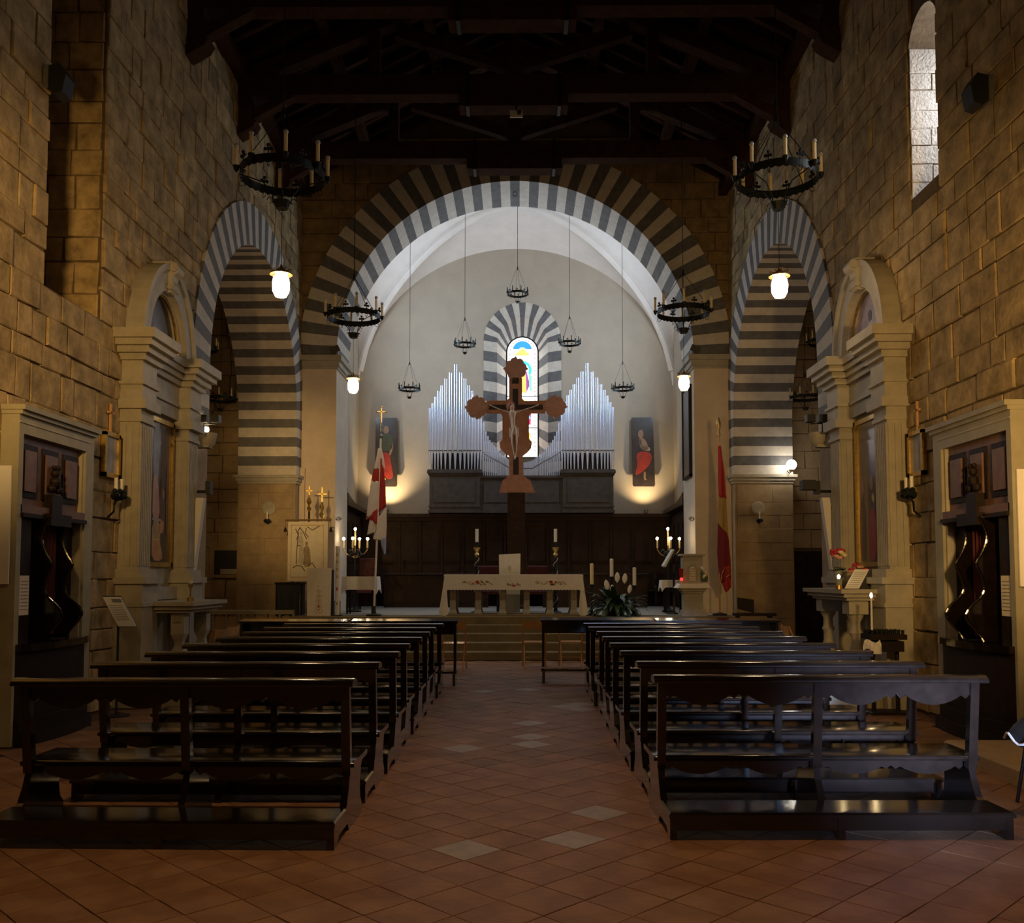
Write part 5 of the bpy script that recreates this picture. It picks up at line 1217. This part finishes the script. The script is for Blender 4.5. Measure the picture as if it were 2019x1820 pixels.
for (x, z, tl, sc_) in ((-.17,.52,-.35,1.1),(.02,.68,.05,1.05),(.17,.66,.12,1.05),(-.08,.46,.0,.9),(.26,.46,.3,.9)):
    sp = MB(); sp.grid(4, 8, lambda u, v: ((u-.5)*.10*math.sin(PI*min(1,v*.97+.02))**.7+tl*.1*v, -.03-.02*math.cos((u-.5)*PI), .20*v))
    o = sp.build('white_flower', 'spathe', r, smooth=True); o.location = (x, -.10, z); o.scale = (sc_,)*3
    MB().tube([(x*.3,0,.22),(x*.8,-.06,z*.7),(x,-.10,z)], .006, 5).build('flower_stem', 'leaf', r)
    MB().tube([(x,-.13,z+.04),(x+tl*.03,-.13,z+.13)], .009, 6).build('spadix', 'flower_cream', r)

# ---- tabernacle on its pedestal, sanctuary lamp
r = thing('pedestal', 'pale stone pedestal with flared white top at the right of the platform', 'pedestal', (3.62, 18.98, PZ))
for h, z0, z1 in ((.26,0,.06),(.22,.06,.12),(.19,.12,.46),(.21,.46,.50),(.24,.50,.54),(.28,.54,.57)): MB().bbox(-h, h, -h*.8, h*.8, z0, z1, .006).build('shaft', 'pietra', r)
MB().prism([(-.34,.57),(.34,.57),(.27,.66),(-.27,.66)], XZ(0), -.26, .26).build('top_slab', 'linen', r)
r = thing('tabernacle', 'small stone tabernacle with pale arched door standing on the pedestal', 'tabernacle', (3.62, 18.98, PZ+.66))
MB().bbox(-.20, .20, -.12, .18, 0, .56, .01).build('body', 'pietra', r); MB().bbox(-.25, .24, -.16, .22, .56, .60, .01).build('top', 'pietra', r)
MB().prism([(-.11,.05),(.08,.05)]+[(-.015+.095*math.cos(a), .27+.13*math.sin(a)) for a in [PI*i/12 for i in range(13)]], XZ(-.125), -.015, 0).build('arch_surround', 'pietra_trim', r)
MB().prism([(-.075,.06),(.045,.06)]+[(-.015+.06*math.cos(a), .27+.07*math.sin(a)) for a in [PI*i/12 for i in range(13)]], XZ(-.145), -.008, 0).build('door', 'speaker_white', r)
mb = MB()
for k in range(5):
    for s in (-1, 1): mb.tube([(-.07,-.155,.08+k*.05+(.03 if s > 0 else 0)),(.04,-.155,.08+k*.05+(0 if s > 0 else .03))], .004, 4)
mb.build('door_lattice', 'brass', r)
r = thing('flower_sprig', 'small spray of white flowers leaning on the tabernacle', 'flowers', (3.84, 18.86, PZ+.66))
for k in range(8): MB().ball((.05*math.cos(k*2.4), -.02, .22+.10*math.sin(k*1.9)), .028, 6, 4).build('blossom', 'spathe' if k % 3 else 'flower_cream', r)
for k in range(7): MB().grid(2, 4, lambda u, v: ((u-.5)*.04*math.sin(PI*(v*.9+.08))+.02*k-.06, -.01*v, .02+.26*v-.03*k*v*.5)).build('leaf', 'leaf', r)
r = thing('sanctuary_lamp', 'red glass sanctuary lamp glowing at the corner of the pedestal', 'lamp', (3.37, 18.80, PZ+.66))
MB().lathe([(.045,0),(.045,.015),(.03,.03)], 10).build('base', 'brass', r); MB().lathe([(.035,.12),(.045,.30),(.04,.30)], 10).build('glass', 'red_glass', r, smooth=True); MB().ball((0,-.01,.085), .034, 8, 6).build('glow', 'red_glow', r, smooth=True)
r = thing('book_stand', 'white open book on a dark slanted stand beside the tabernacle', 'book stand', (3.40, 19.9, PZ))
MB().box(-.02, .02, -.02, .02, 0, 1.05).build('post', 'iron', r); MB().bbox(-.15, .15, -.15, .15, 0, .03, .01).build('base', 'iron', r)
MB().prism([(-.2,1.0),(-.17,1.0),(.02,1.34),(-.01,1.36)], XZ(0), -.22, .22).build('desk', 'iron', r); MB().prism([(-.24,1.03),(-.2,1.0),(.0,1.36),(-.03,1.38)], XZ(0), -.18, .18).build('book', 'paper', r)
def clothed_table(loc, w_, d_, h, drop, label):
    r = thing('side_table', label.replace('cloth', 'table', 1) if False else label[0], 'table', loc)
    MB().bbox(-w_/2+.03, w_/2-.03, -d_/2+.03, d_/2-.03, h-.05, h-.01, .005).build('table_top', 'dark_wood', r)
    for sx in (-1, 1):
        for sy in (-1, 1): MB().tube([(sx*(w_/2-.1), sy*(d_/2-.08), h-.05),(sx*(w_/2-.1), sy*(d_/2-.08), 0)], .022, 6).build('leg', 'dark_wood', r)
    c = thing('tablecloth', label[1], 'tablecloth', (loc[0], loc[1], loc[2]+h-.005))
    mb = MB(); n_ = 48; vs_ = []; fs_ = []
    for j in range(6):
        for i in range(n_):
            t = 2*PI*i/n_; cx_, cy_ = math.cos(t), math.sin(t); q = max(abs(cx_), abs(cy_)); x, y = cx_/q*w_/2, cy_/q*d_/2
            v = j/5; rip = 1+.05*v*math.sin(t*9)+.05*v
            corner = max(0, min(abs(cx_), abs(cy_))/q-.75)*4
            vs_.append((x*rip, y*rip, .006-(drop+.10*corner)*v))
    for j in range(5):
        for i in range(n_): fs_.append((j*n_+i, j*n_+(i+1)%n_, (j+1)*n_+(i+1)%n_, (j+1)*n_+i))
    fs_.append(tuple(range(n_))); mb.add(vs_, fs_).build('cloth', 'linen', c, smooth=True)
clothed_table((-3.32, 20.1, PZ), .74, .5, .80, .28, ('small table under a white cloth left of the altar platform', 'white cloth hanging over the small left side table'))
clothed_table((3.50, 20.6, PZ), .55, .4, .72, .16, ('little credence table half hidden behind the tabernacle', 'white cloth on the little table behind the tabernacle'))
# ---- standing candelabra with five lit bulbs
def candelabrum():
    r = thing('candelabrum', 'x', 'candelabrum')
    MB().lathe([(.16,0),(.16,.03),(.04,.08),(.02,.15),(.018,.9),(.035,.95),(.018,1.0),(.02,1.25)], 10).build('column', 'iron', r, smooth=True)
    mb = MB()
    for i in range(20): t = i*2.4; mb.ball((.20*math.sin(t)*(.3+.7*(i%5)/5), .2*math.cos(t)*.7, 1.28+.12*((i*3)%7)/7), .035, 6, 4)
    mb.build('leaf_basket', 'iron', r)
    for k, (x, y, z) in enumerate(((-.26,0,1.62),(-.02,-.2,1.58),(.0,0,1.62),(.28,0,1.64),(.08,.1,1.62))):
        tall = k == 2; h = .34 if tall else .18; zb = 1.44 if not tall else 1.5
        MB().tube([(0,0,1.22),(x*.7,y*.7,1.30),(x,y,1.40),(x,y,zb)], .012, 6).build('arm', 'brass', r)
        c = MB().lathe([(.02,zb),(.02,zb+h)], 8, (x,y,0)).build('candle', 'wax', r); MB().ball((x,y,zb+h+.035), .034, 8, 6).build('bulb', 'bulb_glow', c, smooth=True)
    return r
ca = candelabrum(); ca.location = (-3.62, 21.0, PZ); tag(ca, 'standing candelabrum with five lit bulbs left in the chancel', 'candelabrum', 'pair of lit candelabra')
cb = copy_tree(ca); cb.location = (3.46, 21.0, PZ); cb.rotation_euler = (0,0,.25); tag(cb, 'standing candelabrum with five lit bulbs right in the chancel', 'candelabrum', 'pair of lit candelabra')

# ================================================================== BANNERS AND FLAGS
def drape(mb, L, R, y, amp, freq, ph=0, n_=10):
    """cloth between two polylines L and R of (x, z), rippled in depth"""
    m_ = 14
    def ip(P, v):
        v *= len(P)-1; i = min(int(v), len(P)-2); f = v-i; return (P[i][0]*(1-f)+P[i+1][0]*f, P[i][1]*(1-f)+P[i+1][1]*f)
    mb.grid(n_, m_, lambda u, v: (ip(L,v)[0]*(1-u)+ip(R,v)[0]*u, y+amp*math.sin(u*freq+ph+v*1.5)*(.3+.7*v), ip(L,v)[1]*(1-u)+ip(R,v)[1]*u)); return mb
fy = 18.98; fxx = lambda p: .1+(p-1024)*.01045; fz = lambda p: 1.6+(1135-p)*.01046+.0
FQ = lambda pts: [(fxx(a), fz(b)) for a, b in pts]
r = thing('processional_flag', 'white and red flag hanging on a pole with cross finial left of the altar', 'flag', (fxx(741), fy, PZ))
MB().tube([(fxx(740),fy,PZ),(fxx(751),fy,fz(862))], .021, 8).build('pole', 'linen', r, world=True)
MB().lathe([(.03,0),(.045,.05),(.02,.1),(.04,.16),(.02,.22),(.035,.26),(.015,.34)], 10, (fxx(751), fy, fz(865))).build('finial', 'steel', r, world=True, smooth=True)
mb = MB(); xc, zc = fxx(752), fz(812)
mb.box(xc-.012, xc+.012, fy-.012, fy+.012, fz(835), zc+.10).box(xc-.08, xc+.08, fy-.012, fy+.012, zc-.012, zc+.012)
for d in ((-.085,0),(.085,0),(0,.105)): mb.ball((xc+d[0], fy, zc+d[1]), .026, 6, 5)
mb.build('cross_finial', 'brass', r, world=True)
for nm_, m_, Lp_, Rp_, y_, ph in (
    ('flag_fold','flag_white',[(746,885),(741,912),(738,926)],[(750,885),(749,912),(748,926)],fy-.03,0),
    ('flag_fold','flag_red',[(738,925),(735,938),(733,950)],[(748,925),(748,938),(748,952)],fy-.035,0),
    ('flag_fold','flag_white',[(733,949),(727,990),(724,1026)],[(748,950),(747,985),(746,1008)],fy-.04,.3),
    ('flag_fold','flag_red',[(724,1021),(734,1027),(742,1033)],[(746,1004),(746,1018),(745,1034)],fy-.046,.6),
    ('flag_fold','flag_red',[(749,905),(749,960),(748,1012)],[(755,905),(761,960),(762,1000)],fy-.02,1.),
    ('flag_fold','flag_white',[(750,885),(752,900),(753,915)],[(753,885),(757,905),(760,930)],fy-.015,1.),
    ('flag_fold','flag_white',[(731,1024),(728,1040),(726,1056)],[(746,1020),(744,1040),(741,1050)],fy-.03,1.2),
    ('flag_fold','flag_white',[(741,1030),(739,1050),(737,1064)],[(763,1000),(764,1040),(762,1068)],fy-.01,.5),
    ('flag_fold','flag_blue',[(751,1062),(755,1080),(758,1092)],[(763,1060),(763,1080),(762,1094)],fy-.005,.2)):
    o = drape(MB(), FQ(Lp_), FQ(Rp_), y_, .018, 7, ph).build(nm_, m_, r, world=True, smooth=True); md = o.modifiers.new('th','SOLIDIFY'); md.thickness = .006
MB().lathe([(.16,0),(.16,.03),(.05,.05),(.03,.2)], 12, (fxx(740), fy, PZ)).build('foot', 'black', r, world=True)
fy = 19.3
r = thing('processional_flag', 'furled red and yellow flag leaning at the right arch pier', 'flag', (fxx(1416)+.08, fy, PZ))
fxx = lambda p: .1+(p-1024)*.01068; fz = lambda p: 1.6+(1135-p)*.0106
MB().tube([(fxx(1412),fy,PZ),(fxx(1414),fy,fz(858))], .018, 8).build('pole', 'chair_wood', r, world=True)
MB().lathe([(.03,0),(.045,.06),(.02,.12),(.05,.22),(.05,.30),(.015,.42)], 10, (fxx(1414), fy, fz(862))).build('finial', 'brass', r, world=True, smooth=True)
for m_, Lp_, Rp_ in (('flag_red',[(1412,880),(1412,930),(1412,980)],[(1418,880),(1424,930),(1427,985)]), ('flag_yellow',[(1412,978),(1411,1005),(1410,1034)],[(1427,984),(1428,1010),(1430,1060)]), ('flag_crimson',[(1410,1032),(1408,1090),(1412,1150)],[(1430,1056),(1434,1105),(1434,1140)]), ('flag_red',[(1412,1120),(1413,1140),(1424,1168)],[(1434,1115),(1435,1140),(1434,1158)])):
    o = drape(MB(), FQ(Lp_), FQ(Rp_), fy-.03, .03, 8, .4).build('flag_fold', m_, r, world=True, smooth=True); md = o.modifiers.new('th','SOLIDIFY'); md.thickness = .006
MB().tube([(fxx(a), fy-.07, fz(b)) for a, b in ((1412,1152),(1416,1130),(1422,1118),(1432,1132),(1424,1138))], .008, 5).build('gold_trim', 'gold', r, world=True)
MB().lathe([(.15,0),(.15,.03),(.04,.06)], 12, (fxx(1412), fy, PZ)).build('foot', 'black', r, world=True)
# painted banner on a cross pole at the left pier
by = 19.9; bxx = lambda p: .1+(p-1024)*.0110; bz = lambda p: 1.6+(1135-p)*.0110
r = thing('banner', 'cream painted banner of two figures hung from a cross pole by the left pier', 'banner', (bxx(611), by, 0))
bc = MB().prism([(bxx(a), bz(b)) for a, b in ((572,1030),(650,1030),(650,1146),(572,1146))], XZ(by), -.01, .0).build('banner_cloth', 'cream_cloth', r, world=True)
for pl in ((578,642,1036,1037.5),(578,642,1137,1138.5),(578,579.2,1036,1138),(641,642,1036,1138)): MB().box(bxx(pl[0]), bxx(pl[1]), by-.014, by-.01, bz(pl[3]), bz(pl[2])).build('painted_border', 'embroid_gold', bc, world=True)
def BP(pl, m_): MB().prism(chaikin([(bxx(a), bz(b)) for a, b in pl]), XZ(by-.01), -.006, 0).build('painted_figure', m_, bc, world=True)
mat('banner_sepia', (.34, .26, .15), .8, var=.3, scl=20); mat('banner_grey', (.52, .47, .38), .8, var=.2, scl=20); mat('banner_dark', (.14, .09, .05), .8, var=.3, scl=20)
BP([(602,1084),(605,1078),(610,1076),(614,1080),(616,1092),(618,1116),(611,1118),(603,1117),(604,1098)], 'banner_sepia'); BP([(606,1069),(610,1068),(612,1073),(610,1077),(606,1076)], 'banner_sepia')
BP([(592,1062),(598,1056),(603,1064),(602,1098),(606,1114),(592,1114),(595,1090)], 'banner_grey'); BP([(595,1050),(600,1049),(601,1056),(596,1057)], 'banner_grey')
for seg in ([(589,1112),(590,1080),(593,1050)], [(590,1052),(596,1040)], [(596,1042),(602,1050),(609,1064)], [(587,1044),(592,1056),(589,1066)], [(590,1076),(597,1077)], [(582,1120),(590,1115),(600,1117),(606,1126)], [(612,1116),(620,1110),(628,1122),(634,1134)], [(618,1134),(626,1124)], [(610,1040),(620,1046),(634,1038)], [(608,1042),(606,1052),(612,1060)]):
    MB().tube([(bxx(a), by-.014, bz(b)) for a, b in seg], .009, 5).build('painted_line', 'banner_dark', bc, world=True)
MB().tube([(bxx(566),by,bz(1027)),(bxx(657),by,bz(1026))], .02, 8).build('cross_bar', 'brass', r, world=True)
MB().tube([(bxx(611),by+.03,0),(bxx(612),by+.03,bz(1010))], .02, 8).build('pole', 'dark_wood', r, world=True)
MB().lathe([(.2,0),(.2,.04),(.04,.07)], 12, (bxx(611), by+.03, 0)).build('foot', 'iron', r, world=True)
for x in (567, 656):
    MB().tube([(bxx(x),by-.02,bz(1028)),(bxx(x),by-.02,bz(1042))], .006, 5).build('tassel_cord', 'gold', r, world=True); MB().lathe([(.012,.06),(.03,.0),(.035,-.04)], 8, (bxx(x), by-.02, bz(1046))).build('tassel', 'dark_wood', r, world=True)
mb = MB(); x, z = bxx(612), bz(1010); mb.lathe([(.02,0),(.05,.08),(.02,.14),(.06,.22),(.03,.30),(.02,.36)], 10, (x, by+.03, z)); mb.box(x-.012, x+.012, by+.02, by+.04, z+.34, z+.55).box(x-.07, x+.07, by+.02, by+.04, z+.44, z+.465); mb.build('gilt_finial', 'gold', r, world=True, smooth=False)
r = thing('processional_cross', 'gilded processional cross on a pole behind the painted banner', 'cross', (bxx(633), by+.25, 0))
mb = MB(); x, z = bxx(633), bz(1022); mb.lathe([(.02,0),(.06,.08),(.025,.16),(.05,.26),(.02,.36)], 10, (x, by+.25, z)); mb.box(x-.013, x+.013, by+.24, by+.26, z+.34, z+.68).box(x-.10, x+.10, by+.24, by+.26, z+.52, z+.545); mb.build('cross_head', 'gold', r, world=True)
MB().tube([(x,by+.25,0),(x,by+.25,z+.02)], .016, 8).build('pole', 'chair_wood', r, world=True); MB().lathe([(.14,0),(.14,.03),(.03,.05)], 12, (x, by+.25, 0)).build('foot', 'iron', r, world=True)
# ambo with white embroidered fall, paschal candle
r = thing('ambo', 'lectern hung with a white embroidered cloth at the left end of the steps', 'lectern', (-4.0, 19.0, PZ))
MB().box(-.25, .25, .02, .3, 0, .94).build('body', 'dark_wood', r)
cf = MB().prism([(-.235,-.06),(.245,-.06),(.255,.97),(-.245,.97)], XZ(0), -.015, .0).build('cloth_fall', 'linen', r)
for pts in ([(0,.1),(0,.55)],):
    MB().tube([(a,-.017,b) for a, b in pts], .004, 4).build('embroidery', 'embroid_gold', cf)
for k in range(5):
    z = .10+k*.10; q = .075-.010*k
    for s in (-1, 1): MB().tube([(s*(.005+q*(.5-.5*math.cos(t))), -.017, z+q*.55*math.sin(t)) for t in [i*PI/5 for i in range(10)]], .0045, 4).build('embroidery', 'embroid_gold', cf)
MB().prism([(-.03,.20),(0,.17),(.03,.20),(.0,.205)], XZ(-.015), -.006, 0).build('embroidery', 'embroid_red', cf)
MB().tube([(-.03,-.017,.60),(.03,-.017,.60)], .004, 4).build('embroidery', 'embroid_gold', cf)
r = thing('paschal_candle', 'tall thick paschal candle with gold marks in a low iron stand', 'candle', (-3.62, 19.0, PZ))
MB().lathe([(.045,.02),(.045,1.34),(.05,1.36),(.045,1.42)], 12).build('candle', 'wax_white', r, smooth=True)
for k, z in enumerate((.25,.55,.80,.95,1.1,1.25)): MB().prism([(.02*math.cos(t), z+.035*math.sin(t)) for t in [PI*i/3 for i in range(6)]], XZ(-.046), -.004, 0).build('painted_mark', ('embroid_gold','embroid_red')[k == 1], r)
for sx in (-1, 1): MB().tube([(sx*.06,0,0),(sx*.06,0,.30)], .008, 6).build('stand_leg', 'iron', r)
MB().tube([(-.06,0,.30),(.06,0,.30)], .008, 6).build('stand_bar', 'iron', r); MB().bbox(-.10, .10, -.10, .10, 0, .02, .005).build('stand_base', 'iron', r)

# ================================================================== SMALLER THINGS ROUND THE PIERS
for s in (-1, 1):
    nm = 'left' if s < 0 else 'right'; x = -5.38 if s < 0 else 5.30; y = TY+TR-.02
    r = thing('wall_sconce', 'single candle sconce below a round stone medallion on the %s transept pier' % nm, 'sconce', (x, y, 2.75))
    MB().lathe([(.15,0),(.15,.02),(.11,.03)], 20).build('medallion', 'pietra', r).rotation_euler = (PI/2,0,0)
    r.children[0].location = (0,-.0,.32)
    MB().tube([(0,0,.0),(0,-.08,-.02),(0,-.12,.05)], .012, 6).build('arm', 'iron', r); mb = MB()
    for q in range(6): mb.ball((.05*math.cos(q), -.12+.03*math.sin(q*2), .04+.02*math.sin(q)), .03, 6, 4)
    mb.build('leaf_cup', 'iron', r); MB().lathe([(.016,.07),(.016,.24)], 8, (0,-.12,0)).build('candle', 'wax_white', r)
for s in (-1, 1):
    nm = 'left' if s < 0 else 'right'
    r = thing('spotlight', 'grey floodlight on the %s capital of the chancel arch' % nm, 'spotlight', (s*(AR-.02), YT0-.06, AZ))
    o = MB().box(-.11, .11, -.06, .06, .08, .22).build('lamp_head', 'black', r); o.rotation_euler = (.3,s*.4,0); MB().box(-.02, .02, -.02, .02, 0, .1).build('yoke', 'steel', r)
    k = thing('iron_bracket', 'small curled iron bracket on the %s jamb of the chancel arch' % nm, 'bracket', (s*AR, YT0+.05, 2.86))
    MB().tube([(-s*(.07+.06*math.cos(t)*(1-t/14)), -.02, .06*math.sin(t)*(1-t/14)) for t in [i*.5 for i in range(18)]], .008, 6).build('scroll', 'iron', k); MB().tube([(0,-.02,0),(-s*.13,-.02,.0)], .008, 6).build('stem', 'iron', k)
r = thing('low_parapet', 'low stone parapet with small arches before the left transept pier', 'parapet', (-5.3, 18.9, 0))
MB().bbox(-.85, .82, -.08, .08, .82, .90, .01).build('coping', 'pietra_trim', r); MB().box(-.82, .80, -.05, .05, 0, .25).build('plinth', 'pietra_trim', r)
for k in range(6): MB().prism([(-.80+k*.27,.25),(-.56+k*.27,.25),(-.56+k*.27,.70)]+[(-.68+k*.27+.12*math.cos(a), .70+.10*math.sin(a)) for a in [PI*i/8 for i in range(1,8)]]+[(-.80+k*.27,.70)], XZ(0), -.02, .02).build('arched_panel', 'stone_fine', r)
for k in range(7): MB().box(-.83+k*.27, -.79+k*.27, -.05, .05, .25, .82).build('post', 'pietra_trim', r)
r = thing('console_table', 'small dark console table with draped cloth under the painted banner', 'table', (-4.72, 19.55, 0))
MB().bbox(-.30, .3, -.15, .15, 1.42, 1.46, .01).build('top', 'dark_wood', r)
for x in (-.26, .26): MB().box(x-.02, x+.02, -.12, .12, 0, 1.42).build('leg', 'dark_wood', r)
drape(MB(), [(-.25,1.42),(-.24,1.0),(-.25,.6)], [(.25,1.42),(.22,1.0),(.24,.6)], -.13, .03, 22).build('hanging_cloth', 'teal_cloth', r, smooth=True)
r = thing('reading_desk', 'low dark slanted reading desk behind the right folding chairs', 'lectern', (4.05, 16.3, 0))
MB().prism([(-.14,1.02),(.14,.95),(.14,1.18),(-.14,1.22)], XZ(0), -.03, .03).build('slanted_board', 'dark_wood', r); MB().bbox(-.2, .5, -.15, .15, .90, .95, .01).build('shelf', 'dark_wood', r)
for x in (-.14, .42): MB().box(x-.02, x+.02, -.1, .1, 0, .90).build('leg', 'dark_wood', r)
r = thing('ceiling_sensor', 'tiny white sensor box under the middle of the second roof beam', 'sensor', (.05, 15.6, 9.55))
MB().box(-.11, .11, -.03, .0, -.06, .06).build('box', 'speaker_white', r); MB().lathe([(.03,-.02),(.04,.03),(.02,.05)], 10, (.05,-.05,.0)).build('lens', 'black', r); MB().box(-.012, .012, -.02, .0, .05, .2).build('bracket', 'black', r); MB().box(-.012, .012, -.02, .16, .2, .23).build('bracket', 'black', r)
